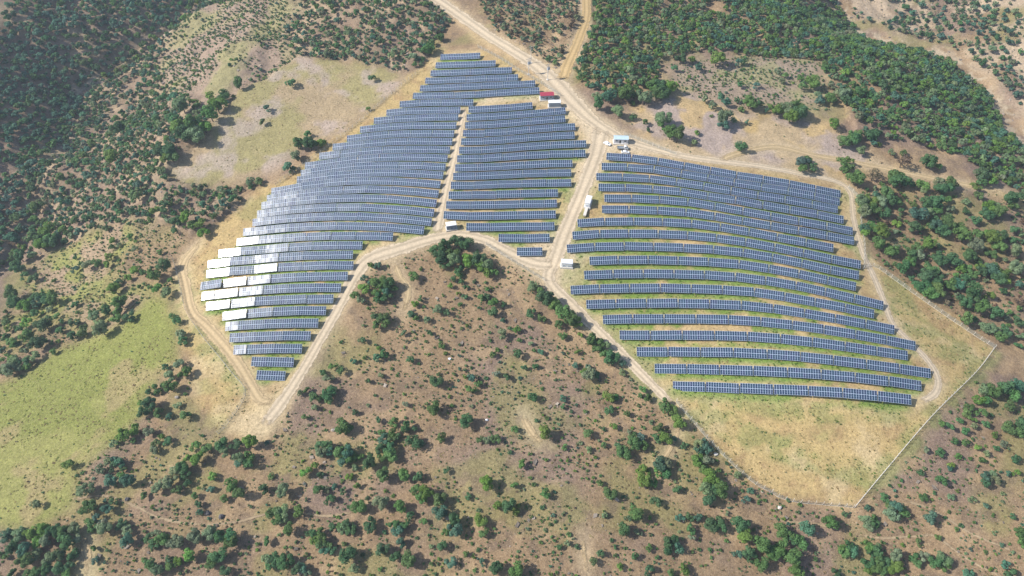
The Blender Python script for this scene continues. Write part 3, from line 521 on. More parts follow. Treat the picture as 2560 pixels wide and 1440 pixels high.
# ------------------------------------------------------------------ plants
def crown(rg, nl, nq, leaf, zs=.86, spread=.37):
    c = []
    for k in range(nl):
        for _ in range(40):
            p = rg.normal(size=3); p /= np.linalg.norm(p); p *= spread*(.55+.45*rg.random()); p[2] = p[2]*.75+.02
            if all(np.linalg.norm(p-q) > .17 for q in c): break
        c.append(p)
    c = np.array(c); R = rg.uniform(.13, .24, nl); k = rg.integers(0, nl, nq); d = rg.normal(size=(nq, 3)); d[:, 2] += .35; d /= np.linalg.norm(d, axis=1)[:, None]
    p = c[k]+d*R[k][:, None]*rg.uniform(.72, 1.14, nq)[:, None]; n = d+rg.normal(size=(nq, 3))*.24+np.array([0, 0, .22]); n /= np.linalg.norm(n, axis=1)[:, None]
    s = leaf*rg.uniform(.6, 1.35, nq); ref = np.where(np.abs(n[:, 2:3]) < .9, [[0, 0, 1.]], [[1., 0, 0]]); u = np.cross(n, ref); u /= np.linalg.norm(u, axis=1)[:, None]; v = np.cross(n, u); a = rg.random(nq)*6.28
    u, v = u*np.cos(a)[:, None]+v*np.sin(a)[:, None], -u*np.sin(a)[:, None]+v*np.cos(a)[:, None]
    e1 = u*s[:, None]*.5; e2 = v*(s*rg.uniform(.55, 1., nq))[:, None]*.5
    V = np.stack([p-e1-e2*.6, p+e1*.35-e2, p+e1+e2*.5, p-e1*.4+e2], 1).reshape(-1, 3); V[:, 2] *= zs
    return V, np.arange(nq*4).reshape(-1, 4)
def trunk_mb(rg, h=.5, r=.035, limbs=5):
    m = MB(); top = np.array([rg.uniform(-.05, .05), rg.uniform(-.05, .05), h*.55]); m.bar((0, 0, -.12), top, r*2.3, M_BARK, r*1.4, n=6)
    for k in range(limbs):
        a = k*6.28/limbs+rg.random(); q = top*(.75+.25*rg.random()); m.bar(q, q+np.array([math.cos(a)*.24, math.sin(a)*.24, .16+.16*rg.random()]), r*1.2, M_BARK, r*.45, n=5)
    return m
rg = np.random.default_rng(21)
NV = 8; CROWN = []; TRUNK = []
for k in range(NV):
    V, Fq = crown(rg, int(rg.integers(6, 11)), 1150, .09, zs=rg.uniform(.78, 1.0)); CROWN.append(new_mesh("crown", V, Fq, [M_LEAF])); TRUNK.append(trunk_mb(rg).mesh("trunk"))
BUSH = []
for k in range(6):
    V, Fq = crown(rg, int(rg.integers(4, 8)), 330, .145, zs=rg.uniform(.7, .95)); V[:, 2] += .30; BUSH.append(new_mesh("bush", V, Fq, [M_LEAF]))
V, Fq = crown(rg, 9, 260, .09); DEADC = new_mesh("crown", V, Fq, [M_LEAF])
LOD = {n: [crown(rg, int(rg.integers(5, 9)), k_, lf, zs=rg.uniform(.75, 1.0)) for _ in range(6)] for n, k_, lf in ((36, 48, .33), (84, 130, .22), (170, 270, .155), (300, 480, .12))}
PLANTS = {
(640, 960): "540,55,110 430,90,80 470,100,70 550,120,70 330,65,50 375,45,60 440,170,60 375,240,60 515,480,130 670,545,150 975,510,150 850,590,110 780,545,60 740,630,50 650,315,120 700,330,80 745,210,50 920,270,60 1040,285,90 1115,320,90 1190,330,50 985,385,130 1060,395,60 1190,425,110 1240,440,60 1335,185,110 1390,400,80 1580,280,110 1680,410,60 1740,420,70 1800,405,80 1125,150,50 950,690,110 1100,680,110 1220,700,80 1430,640,60 1725,750,120 1240,840,150 1370,870,110 940,890,110 1085,920,100 770,920,110 550,870,80 195,790,120 55,790,90 110,690,50 320,950,90 160,980,140 250,1090,100 450,1140,140 520,1230,130 680,1070,130 860,1050,110 1080,1060,130 1160,980,70 1250,1030,60 1385,960,120 1480,1020,110 1490,1090,110 1680,1030,100 1710,1110,80 1895,920,110 1810,910,80 1405,1220,90 1085,1190,90 940,1240,110 1050,1290,100 1155,1320,120 680,1275,120 735,1385,80 120,1320,130 220,1330,120 340,1400,130 1465,1335,90 1700,1340,60 1800,1390,120 80,1180,80 570,1065,60 370,650,80 485,680,50 470,790,90 530,790,60 700,690,60 760,760,60 590,770,50 650,800,60 430,620,70 1575,1275,50 1590,840,60 1420,1110,60",
(1280, 960): "25,340,60 240,370,110 575,365,90 390,470,50 580,490,50 690,455,55 75,605,80 730,190,80 865,225,60 760,315,60 880,360,50 380,165,50 385,105,60 720,95,90 780,95,50 160,95,80 950,430,140 825,510,120 790,455,50 1100,330,90 1150,420,110 1095,410,90 1205,405,60 1045,285,40 970,640,80 1130,625,150 1240,790,80 1030,660,50 1430,590,150 1490,700,120 1500,820,170 1570,800,120 1475,880,100 250,820,80 735,830,100 660,745,50 15,760,70 20,930,90 1075,880,90 930,970,120 870,1010,60 840,1090,100 1530,1060,140 1715,1050,120 1750,1140,110 1870,1200,120 1205,1210,150 1030,1230,60 615,1330,70 355,1220,50 420,1190,50 490,1220,40 40,1400,120 1030,1400,80 810,1370,50 1880,1350,110 1770,1260,100 1800,1300,80 1690,1280,70 1430,480,140 1485,490,80 1250,290,110 1150,160,110 1210,190,90 1030,100,70 985,40,70 960,90,40 1790,800,60 1755,870,60 1690,680,70 1290,460,60 1000,720,110 1060,740,70 950,1110,60 700,990,50 665,1270,60 920,1290,60 1340,1090,80 1330,1000,70 1400,1000,70 1260,1000,70 1345,1150,60 1290,1390,90 1190,1410,60",
(1920, 960): "1660,710,130 1300,720,90 1170,845,70 880,850,70 960,950,150 770,1030,140 750,925,60 460,1040,110 290,1090,110 575,980,50 110,1100,110 150,1160,130 250,1180,110 80,1270,140 190,1300,120 600,1240,130 780,1230,130 950,1280,110 770,1370,140 880,1360,140 960,1360,100 1150,1320,130 1300,1350,140 1215,1010,100 1280,1150,60 1135,1190,60 1380,840,60 1535,860,60 1640,910,45 1840,990,50 1900,1120,100 1910,1190,80 1145,665,50 1380,610,60 1365,630,50 1430,540,50 1300,510,70 1190,495,60 1480,435,60 1480,350,70 1360,310,80 1300,290,60 1550,315,60 1400,430,50 1580,470,60 1720,480,60 1765,445,60 1850,340,160 1900,300,120 1860,560,70 1810,670,50 1865,665,60 1610,565,50 1500,220,80 1600,215,80 1640,300,70 1700,380,60 1540,265,60 1440,270,50 1650,130,90 1580,110,90 1510,170,80 1700,60,110 1780,30,120 1850,80,110 1800,160,90 1880,10,100 1620,40,90 1740,30,80 510,1430,90 1510,1420,80 210,1410,110 1780,1350,70 1840,1430,100 1650,520,50 180,1390,90",
(0, 960): "510,590,90 550,600,60 255,900,80 290,910,50 640,790,120 660,910,110 850,590,130 750,640,80 920,640,60 830,730,100 950,730,120 890,690,70 1190,215,90 1270,240,50 1390,230,90 1330,160,60 1120,160,110 1070,130,70 1060,210,90 1130,60,70 1180,20,90 1280,20,100 1000,340,90 930,380,100 850,440,60 880,430,50 1000,425,50 1110,360,80 1170,440,70 1215,400,50 1260,430,70 1160,495,80 1345,660,130 1250,740,100 1180,770,100 1075,830,70 1330,800,80 800,950,90 850,880,60 1410,550,70 1480,560,110 1460,470,80 1560,490,90 1660,450,110 1680,510,90 1770,450,90 1870,440,120 1830,570,130 1590,690,70 1740,750,100 1800,820,110 1680,860,70 1490,900,70 1500,960,50 1460,840,60 1580,790,60 1410,740,60 720,1040,130 790,1090,110 900,1050,90 950,1090,80 950,1170,100 700,1230,60 710,1320,60 1170,1160,150 1320,1170,110 1460,1150,110 1580,1130,110 1690,1160,160 1640,1290,120 1570,1340,100 1420,1280,100 1300,1340,130 1130,1350,100 1170,1400,110 1690,1400,90 50,1140,110 150,1130,110 240,1120,100 320,1090,110 400,1100,100 480,1110,100 560,1090,100 90,1220,110 180,1240,120 270,1180,100 350,1180,100 500,1180,110 570,1150,80 190,1320,120 270,1270,90 370,1310,100 450,1280,100 550,1280,90 330,1390,100 480,1390,130 410,1390,90 230,1420,100 80,1420,80 30,1300,50",
(800, 560): "450,730,130 470,520,130 700,385,90 380,310,50 430,310,60 260,530,80 330,480,90 300,570,70 380,450,60 440,440,110 520,450,100 560,480,70 330,400,60 710,600,60 750,560,50 885,640,80 950,660,60 685,675,60 720,700,50 805,715,60 625,820,55 310,870,60 830,820,50 795,880,30 910,910,60 480,980,80 430,1000,70 440,930,40 250,1030,50 680,1020,70 100,1060,70 150,1090,70 65,1150,80 20,1110,60 60,1260,110 70,1320,70 460,1130,45 360,1180,50 870,1185,100 645,1350,60 270,1410,50 1130,1150,70 1085,1145,40 1190,1200,60 1140,1240,70 1325,1120,60 1400,1140,70 1535,1080,60 1615,1060,50 1475,960,80 1655,960,60 1300,975,60 1330,945,40 1220,905,30 1365,825,90 1425,780,40 1495,870,40 1580,890,40 1280,870,35 1295,655,90 1210,550,70 1250,540,60 1310,590,90 1380,605,50 1375,720,40 1590,670,80 1660,720,60 980,465,45 1060,430,45 1040,520,40 1085,550,50 1050,600,40 925,535,30 1240,435,30 1255,490,40 1285,475,30 1030,350,60 1050,380,50 1100,470,50 1000,410,50 1780,760,70 1820,840,60 1480,790,60 870,200,100 930,170,100 1020,130,110 1090,150,110 900,250,110 990,220,100 1000,280,110 940,290,90 1110,270,110 1180,260,120 1200,320,100 1250,300,100 1250,360,90 1300,360,80 1150,300,90 1060,330,60",
(1280, 700): "150,50,90 210,90,70 250,140,120 320,180,100 390,240,120 450,300,120 500,310,90 355,330,80 140,250,90 220,290,70 380,420,70 510,410,60 590,450,100 640,480,110 700,500,80 740,580,120 690,550,80 830,620,60 220,535,60 490,540,60 35,540,80 470,640,50 580,700,110 630,700,70 540,690,60 95,650,60 175,640,45 830,690,60 570,650,50 1020,880,80 960,870,40 990,820,70",
(1280, 0): "1090,670,150 990,720,120 850,700,120 740,710,110 800,830,110 640,780,100 910,870,60 1000,910,60 1020,975,35 1140,880,120 1130,940,80 1190,990,110 1250,1010,110 1150,1010,80 1370,1060,50 1590,880,120 1590,930,90 1670,895,50 1500,860,30 1760,910,40 1720,1090,90 1700,1070,60 1390,990,40 1510,785,70 1570,720,80 1610,760,80 1790,760,110 1850,770,80 1450,735,70 1220,505,60 1270,430,90 1350,440,60 1400,500,70 1540,430,120 1700,465,60 1740,455,60 1835,640,60 1190,650,100 1710,630,60 1690,750,50 1720,815,50 1910,820,40 1330,575,30",
(1920, 0): "190,835,170 60,810,100 495,925,90 605,1045,140 680,1000,80 700,1125,80 790,1010,110 790,1070,50 835,1080,40 925,1140,60 1020,1200,120 1210,1210,110 1275,1240,60 300,1230,140 580,1230,130 665,1330,120 985,1340,140 1080,1380,70 1165,1380,100 1320,1390,140 1390,1390,70 1635,1340,140 1570,1390,80 800,1300,120 1020,1140,60 240,580,60 340,600,120 270,640,80 480,640,60 560,590,70 650,580,40 700,680,100 430,730,130 600,730,140 520,700,80 910,710,60 110,600,50 130,560,50 70,530,50",
(1920, 360): "730,440,150 790,480,100 870,400,150 960,430,90 720,510,100 890,520,90 1000,510,60 1120,520,120 1230,470,150 1170,340,80 1270,490,90 1590,380,80 1490,430,60 1370,480,70 1480,500,60 1400,390,30 1850,430,140 1690,490,150 1560,570,80 1100,620,110 760,640,130 860,640,120 970,590,70 1310,620,150 1200,620,80 1260,570,80 840,740,100 940,790,110 1110,800,130 1060,880,110 1020,920,100 1220,970,150 1220,1080,170 1300,850,120 1400,860,120 1510,830,100 1490,960,140 1400,1050,130 1540,1100,120 1680,820,90 1640,930,140 1750,990,130 1700,680,140 1560,750,110 1450,680,120 1500,1170,130 1590,1230,120 1700,1280,110 1480,1310,110 1850,920,110 1850,800,100 1880,1330,90 1850,630,80 1760,1410,130 1660,1380,110 1200,750,100 1450,620,90 1580,670,80 1740,760,100 1890,1050,70 1770,1100,70 1660,1140,80",
(640, 0): "260,615,75 870,575,60 85,810,60 45,910,60 840,810,40 355,1075,140 480,1060,80 385,1000,60 300,1160,100 245,1240,90 270,1270,60 20,1350,70 1380,280,70 1300,360,100",
(0, 0): "1580,860,120 1620,780,120 1250,1170,150 1420,980,200 1530,950,100 1660,680,110 1780,610,100 830,1150,120 880,950,110 1210,710,80 1290,725,80 1360,780,120 1450,745,60 1560,690,80 1300,880,100 1380,1030,120",
(0, 480): "1180,165,90 1240,165,60 1490,280,130 1400,220,100 1330,240,90 1415,255,70 1310,290,60 980,335,60 840,355,60 800,265,60 700,260,60 775,205,50 860,205,40 700,180,60 870,110,80 1030,30,100 335,265,120 340,370,150 260,90,100 470,270,80 555,205,90 430,330,70 140,470,100 130,560,110 230,330,90 230,470,80 220,160,80 80,330,100 1230,560,110 1160,620,100 1190,720,90 1250,750,90 1280,660,60 850,720,110 800,540,70 720,530,80 660,540,90 610,530,40 820,480,70 565,490,40 560,580,60 900,820,110 860,830,60 790,880,100 700,920,90 760,1030,110 740,980,70 870,950,80 960,930,90 880,880,80 550,980,80 540,1070,80 610,1040,90 400,1195,50 560,840,60 420,930,60 470,970,40 330,990,120 200,1080,100 190,970,80 180,630,70 240,640,80 90,760,110 180,840,100 300,800,130 390,800,100 120,830,110 250,900,70 40,970,70 280,1140,110 150,1290,130 250,1230,90 60,1330,110 40,1080,80 180,1190,80 1360,1060,80 1370,1110,80 1330,960,70 1240,1310,60 1350,1290,90 1380,1350,100 1270,1380,90 1290,930,50 1200,450,50",
}

SH = {'dark green': C(.070, .145, .062), 'mid green': C(.098, .172, .058), 'bright green': C(.122, .205, .048), 'grey green': C(.160, .215, .115), 'blue green': C(.076, .160, .105), 'dry brown': C(.15, .11, .075)}
def ditto(): pass
P_ = []
for (ox_, oy_), s in PLANTS.items():
    for it in s.split():
        x, y, d = (float(v) for v in it.split(',')); P_.append((ox_+x/3, oy_+y/3, d/3*1.14))
P_ = np.array(P_); big = P_[:, 2] > 46; sub = []
for x, y, d in P_[big]:
    for k in range(4): a = k*1.57+rg.random(); sub.append((x+.3*d*math.cos(a), y+.2*d*math.sin(a), d*rg.uniform(.55, .74)))
P_ = np.r_[P_[~big], np.array(sub)]
def place(P):
    g = hit(P[:, :2]); z = np.linalg.norm(g-np.array([0, 0, ZC]), axis=1); z = px_of(g)[2]; d = P[:, 2]*z/FPX
    g = hit(P[:, :2], d*.5); z = px_of(g)[2]; d = P[:, 2]*z/FPX; g[:, 2] = ground(g[:, 0], g[:, 1]); return g, d
PG, PD = place(P_)
DEAD = {(1920+1020/3, 1200/3), (1920+800/3, 1300/3)}
plants = []; cell = {}
def near(x, y, r, ov):
    ci, cj = int(x//6), int(y//6)
    for i in range(ci-2, ci+3):
        for j in range(cj-2, cj+3):
            for (X_, Y_, D_) in cell.get((i, j), ()):
                if (X_-x)**2+(Y_-y)**2 < ((r+D_)*ov)**2: return True
    return False
def put(x, y, d, src, shade=None):
    cell.setdefault((int(x//6), int(y//6)), []).append((x, y, d*.5)); plants.append([x, y, d, src, shade])
for g, d, p in sorted(zip(PG, PD, P_), key=lambda a: -a[1]):
    q = False
    for i in range(int(g[0]//6)-1, int(g[0]//6)+2):
        for j in range(int(g[1]//6)-1, int(g[1]//6)+2):
            for (X_, Y_, D_) in cell.get((i, j), ()): q |= math.hypot(X_-g[0], Y_-g[1]) < .33*max(d, 2*D_)
    if not q: put(g[0], g[1], d, 'seen', 'dry brown' if any(abs(p[0]-a) < 1 and abs(p[1]-c_) < 1 for a, c_ in DEAD) else None)
def zone_at(x, y, k): return float(sample(M[k], x, y)) > .5
def fill(poly, spacing, d0, d1, thin=0., ns=25., skip=(), skew=1.0, overlap=.75, name='wild', off=0, shades=None):
    x0, y0 = poly.min(0); x1, y1 = poly.max(0); x0 = max(x0, ax[0]); x1 = min(x1, ax[-1]); y0 = max(y0, ay[0]); y1 = min(y1, ay[-1])
    n = int((x1-x0)*(y1-y0)/spacing**2*4); xs = rg.uniform(x0, x1, n); ys = rg.uniform(y0, y1, n); ok = inside(poly, xs, ys); ok &= sample(roadm, xs, ys) < .05
    for k in skip: ok &= sample(M[k], xs, ys) < .3
    pr = fbm(xs, ys, ns, 3, 20+off); ok &= pr > thin+(rg.random(n)-.5)*.12
    px, py, _ = px_of(np.c_[xs, ys, ground(xs, ys)]); ok &= (px > -130) & (px < 2690) & (py > -110) & (py < 1540)
    for x, y, q in zip(xs[ok], ys[ok], pr[ok]):
        d = d0+(d1-d0)*rg.random()**skew
        if not near(x, y, d*.5, overlap): put(x, y, d, name, None if shades is None else shades[int(rg.integers(len(shades)))])
fill(ZONES['forest_west'], 4.0, 3.2, 7.6, .22, skew=1.2, overlap=.62, off=1, shades=['blue green', 'dark green', 'blue green', 'mid green'])
fill(ZONES['creek'], 6, 3, 6, .40, overlap=.7, off=2, shades=['bright green', 'mid green', 'blue green'])
fill(ZONES['spur'], 3.4, 1.3, 3.2, .40, skew=1.8, overlap=1.0, off=3)
fill(ZONES['slope_west'], 3.5, 2.0, 6.4, .28, skew=1.5, overlap=.72, skip=('north_field', 'spur'), off=4, shades=['blue green', 'dark green', 'grey green', 'mid green'])
fill(ZONES['forest_east'], 3.4, 2.6, 6.8, .26, skew=1.1, overlap=.64, off=5, shades=['dark green', 'mid green', 'blue green', 'mid green', 'grey green', 'bright green'])
fill(ZONES['knoll_north'], 2.8, 1.5, 4.8, .30, skew=1.6, overlap=.8, off=6, shades=['grey green', 'blue green', 'grey green', 'dark green', 'dry brown'])
fill(ZONES['far_east'], 4.8, 2.6, 7.5, .33, skew=1.5, overlap=.9, off=7, shades=['blue green', 'dark green', 'grey green'])
fill(ZONES['woods_east'], 3.8, 1.4, 5.0, .36, skew=1.7, overlap=.85, off=8, shades=['grey green', 'mid green', 'dark green', 'grey green', 'mid green', 'dry brown'])
fill(ZONES['east_scrub'], 3.6, .8, 2.2, .40, skew=1.6, overlap=1.1, off=9)
fill(ZONES['brown_slope'], 4.2, .8, 2.3, .42, ns=14, skew=2.2, overlap=1.1, off=10)
fill(ZONES['west_slope'], 4.6, .7, 2.0, .42, skew=2., overlap=1.1, off=11)
fill(xy("-60,560 60,600 80,640 200,600 330,560 440,700 300,800 130,880 0,960 -60,980"), 5.5, 2.2, 6., .50, skew=1.3, overlap=.8, skip=('meadow',), off=12)
plants_np = np.array([[p[0], p[1], p[2]] for p in plants]); pz = ground(plants_np[:, 0], plants_np[:, 1]); ppx, ppy, pdep = px_of(np.c_[plants_np[:, :2], pz+plants_np[:, 2]*.5]); psize = plants_np[:, 2]*FPX/pdep
vis = (ppx > 4) & (ppx < 2556) & (ppy > 4) & (ppy < 1436)
shn = list(SH)[:5]
for i, p in enumerate(plants):
    if p[4] is None: p[4] = rg.choice(shn, p=[.28, .34, .13, .15, .10])
tree_i = [i for i in range(len(plants)) if plants[i][2] >= 2.5]; bush_i = [i for i in range(len(plants)) if plants[i][2] < 2.5]
T300 = sorted([i for i in tree_i if vis[i]], key=lambda i: -psize[i])[:300]; B300 = sorted([i for i in bush_i if vis[i]], key=lambda i: -psize[i])[:280]
REG = [('compound', 'inside the fenced yard'), ('meadow', 'on the bright green meadow'), ('north_field', 'on the pale bare field'), ('west_slope', 'on the grassy left slope'), ('woods_east', 'in scrub beyond the right fence'), ('east_field', 'on the dry field above the panels'), ('east_scrub', 'in the pale scrub clearing'), ('far_east', 'on the rocky far slope'), ('wash', 'beside the dry stream bed'), ('forest_east', 'in the dense upper-right wood'), ('knoll_north', 'on the hill above the road'), ('forest_west', 'in the dark upper-left wood'), ('spur', 'on the upper-left spur'), ('slope_west', 'on the wooded upper-left slope')]
def region(x, y, px, py):
    for k, s in REG:
        if inside(ZONES[k], np.array([x]), np.array([y]))[0]: return s
    if px < 640: return 'on the lower-left brown slope'
    if px < 1760 and py > 600: return 'on the brown slope between panels'
    return 'on the brown slope outside the fence'
seen_l = {}
def label_for(i, noun):
    x, y, d, src, sh = plants[i]; r = region(x, y, ppx[i], ppy[i]); s = psize[i]
    size = ('large' if s > 40 else 'mid-sized' if s > 27 else 'small') if noun == 'tree' else ('low' if s > 9 else 'tiny')
    for fmt in ("{:.0f}", "{:.1f}", "{:.2f}"):
        if noun == 'tree' and sh == 'dry brown': lab = f"leafless tree {r}, {fmt.format(ppx[i]/25.6)}% across, {fmt.format(ppy[i]/14.4)}% down"
        else: lab = f"{size} {sh} {noun} {r}, {fmt.format(ppx[i]/25.6)}% across, {fmt.format(ppy[i]/14.4)}% down"
        if lab not in seen_l: break
    seen_l[lab] = 1; return lab
def jit_col(sh): c = SH[sh]*1.3*rg.uniform(.82, 1.22); c = c*(1+rg.normal(0, .06, 3)); return c
for i in T300:
    x, y, d, src, sh = plants[i]; e = thing("tree", (x, y, pz[i]), rg.random()*6.28, label=label_for(i, 'tree'), category="tree", group="trees on the hills around the solar farm")
    k = int(rg.integers(NV)); zs = rg.uniform(.85, 1.15)
    c = link("crown", DEADC if sh == 'dry brown' else CROWN[k], e); c.location = (0, 0, d*.52*zs); c.scale = (d, d*rg.uniform(.85, 1.1), d*zs); c.color = (*jit_col(sh), 1)
    t = link("trunk", TRUNK[k], e); t.scale = (d, d, d)
for i in B300:
    x, y, d, src, sh = plants[i]; o = link("bush", BUSH[int(rg.integers(6))], None, label=label_for(i, 'bush'), category="bush", group="bushes on the hills around the solar farm")
    o.location = (x, y, pz[i]); o.rotation_euler = (0, 0, rg.random()*6.28); o.scale = (d, d, d*rg.uniform(.8, 1.2)); o.color = (*jit_col(sh), 1)
done_ = set(T300) | set(B300)
def mass(name, items, mats, label):
    """items: list of (proto V, proto F, pos, scale3, yaw, colour) joined to one mesh"""
    VV, FF, CC = [], [], []; o = 0
    groups = {}
    for V, Fq, pos, s3, yaw, c in items: groups.setdefault(id(V), [V, Fq, []])[2].append((*pos, *s3, yaw, *c))
    for V, Fq, L in groups.values():
        A = np.array(L); ca, sa = np.cos(A[:, 6])[:, None], np.sin(A[:, 6])[:, None]; x = V[None, :, 0]*A[:, 3:4]; y = V[None, :, 1]*A[:, 4:5]
        W = np.stack([x*ca-y*sa+A[:, 0:1], x*sa+y*ca+A[:, 1:2], V[None, :, 2]*A[:, 5:6]+A[:, 2:3]], -1); n = len(V)
        VV.append(W.reshape(-1, 3)); FF.append((Fq[None]+(np.arange(len(A))*n)[:, None, None]+o).reshape(-1, 4)); CC.append(np.repeat(A[:, 7:10], n, 0)); o += len(A)*n
    me = new_mesh(name, np.concatenate(VV), np.concatenate(FF), mats, attrs=[("Col", 'POINT', np.concatenate(CC))]); return link(name, me, kind="stuff", label=label)
woods, shr = [], []
for i, (x, y, d, src, sh) in enumerate(plants):
    if i in done_: continue
    s = psize[i]; n = 36 if s < 11 else 84 if s < 20 else 170 if s < 32 else 300; V, Fq = LOD[n][int(rg.integers(6))]
    (woods if d >= 2.5 else shr).append((V, Fq, (x, y, pz[i]+d*(.45 if d >= 2.5 else .3)), (d, d*rg.uniform(.85, 1.1), d*rg.uniform(.8, 1.1)), rg.random()*6.28, jit_col(sh)))
mass("woods", woods, [M_LEAFA], "scrub oak woods covering the hills around the solar farm")
mass("shrubbery", shr, [M_LEAFA], "small scattered shrubs on the brown slopes")
def scatter(poly, n, skip=(), need=None, thin=.45, ns=12., off=30, lim=None):
    x0, y0 = poly.min(0); x1, y1 = poly.max(0); xs = rg.uniform(max(x0, ax[0]), min(x1, ax[-1]), n); ys = rg.uniform(max(y0, ay[0]), min(y1, ay[-1]), n); ok = inside(poly, xs, ys) & (sample(roadm, xs, ys) < .3)
    for k in skip: ok &= sample(M[k], xs, ys) < .4
    if need is not None: ok &= sample(need, xs, ys) > .35
    ok &= fbm(xs, ys, ns, 3, off) > thin+(rg.random(n)-.5)*.2; return xs[ok], ys[ok]
FRAMEPOLY = xy("-40,-40 2600,-40 2600,1490 -40,1490")
FRAMEPOLY = np.array([[-345, 575], [365, 575], [365, 60], [-345, 60]])
und = []
TUFT = [crown(rg, 4, 14, .42, zs=.8) for _ in range(6)]
for poly, n, cols, th in ((ZONES['brown_slope'], 13000, ('dark green', 'mid green', 'dry brown', 'dark green'), .46), (ZONES['west_slope'], 2600, ('dark green', 'mid green', 'dry brown'), .44), (ZONES['east_scrub'], 1500, ('dark green', 'grey green', 'dry brown'), .42), (ZONES['meadow'], 500, ('dark green', 'dry brown'), .5), (ZONES['woods_east'], 2500, ('dry brown', 'mid green', 'grey green'), .42), (ZONES['spur'], 1500, ('dark green', 'mid green'), .45), (ZONES['slope_west'], 5000, ('dry brown', 'grey green', 'dark green'), .42), (ZONES['far_east'], 2500, ('dry brown', 'grey green'), .42), (ZONES['knoll_north'], 1500, ('dry brown', 'grey green'), .40), (ZONES['east_field'], 700, ('dry brown', 'dark green'), .5)):
    xs, ys = scatter(poly, n, thin=th)
    for x, y, z in zip(xs, ys, ground(xs, ys)):
        d = .4+.8*rg.random()**2; V, Fq = TUFT[int(rg.integers(6))]; und.append((V, Fq, (x, y, z+d*.25), (d, d, d*.8), rg.random()*6.28, jit_col(cols[int(rg.integers(len(cols)))])))
mass("undergrowth", und, [M_LEAFA], "tiny dark tufts of undergrowth dotted over the slopes")
wd = []; xs, ys = scatter(ZONES['compound'], 20000, thin=.52, ns=9., off=31)
for x, y, z, g in zip(xs, ys, ground(xs, ys), sample(rows_near, xs, ys)):
    d = .3+.7*rg.random()**2; c = [C(.20, .23, .075), C(.30, .26, .11), C(.26, .25, .13), C(.13, .17, .05)][int(rg.integers(4))]*rg.uniform(.8, 1.2); V, Fq = TUFT[int(rg.integers(6))]
    h = .45 if g < .1 else .3
    wd.append((V, Fq, (x, y, z+d*.12), (d, d, d*h), rg.random()*6.28, c))
for need, n_, cs in ((GREEN, 40000, (C(.13, .21, .045), C(.20, .25, .10), C(.24, .27, .13))), (gl*M['compound'], 30000, (C(.10, .20, .025), C(.13, .24, .03)))):
    xs, ys = scatter(ZONES['compound'], n_, need=need, thin=.3, off=35)
    for x, y, z in zip(xs, ys, ground(xs, ys)):
        d = .35+.8*rg.random()**2; V, Fq = TUFT[int(rg.integers(6))]; wd.append((V, Fq, (x, y, z+d*.12), (d, d, d*.45), rg.random()*6.28, cs[int(rg.integers(len(cs)))]*rg.uniform(.8, 1.2)))
mass("weeds", wd, [M_LEAFA], "low green weeds growing in the dry grass round the panels")
gr = []
for poly, n_, th, cs, kw in ((ZONES['compound'], 15000, .42, (C(.52, .40, .20), C(.34, .24, .115), C(.44, .36, .16), C(.27, .24, .10)), {}), (ZONES['brown_slope'], 11000, .45, (C(.42, .31, .17), C(.20, .15, .09), C(.30, .25, .12)), {}), (ZONES['meadow'], 5000, .42, (C(.20, .24, .06), C(.30, .29, .10), C(.27, .21, .10)), {}), (ZONES['north_field'], 3000, .42, (C(.26, .25, .10), C(.42, .32, .2)), {}), (ZONES['west_slope'], 4000, .42, (C(.22, .24, .07), C(.34, .26, .14)), {})):
    xs, ys = scatter(poly, n_, thin=th, ns=7., off=37)
    for x, y, z in zip(xs, ys, ground(xs, ys)):
        d = .3+.8*rg.random()**2; V, Fq = TUFT[int(rg.integers(6))]; gr.append((V, Fq, (x, y, z+d*.06), (d*1.3, d, d*.3), rg.random()*6.28, cs[int(rg.integers(len(cs)))]*rg.uniform(.8, 1.2)))
mass("grass", gr, [M_LEAFA], "tufts of dry straw and short grass on the open ground")
stn = []; bx = [(np.array(CUBE)*(1+.35*rg.normal(size=(8, 3)))) for _ in range(8)]
for poly, n in ((ZONES['far_east'], 1600), (ZONES['slope_west'], 2200), (ZONES['forest_west'], 1200), (ZONES['knoll_north'], 700), (ZONES['brown_slope'], 1500), (ZONES['wash'], 700), (ZONES['creek'], 700)):
    xs, ys = scatter(poly, n, thin=.5, ns=16., off=33)
    for x, y, z in zip(xs, ys, ground(xs, ys)):
        d = .25+1.1*rg.random()**4; c = C(.42, .36, .30)*rg.uniform(.6, 1.25); stn.append((bx[int(rg.integers(8))], CUBEF, (x, y, z+d*.1), (d*1.3, d, d*.6), rg.random()*6.28, c))
M_STN = M_LEAFA
mass("rubble", stn, [M_LEAFA], "loose pale stones strewn over the slopes and stream beds")

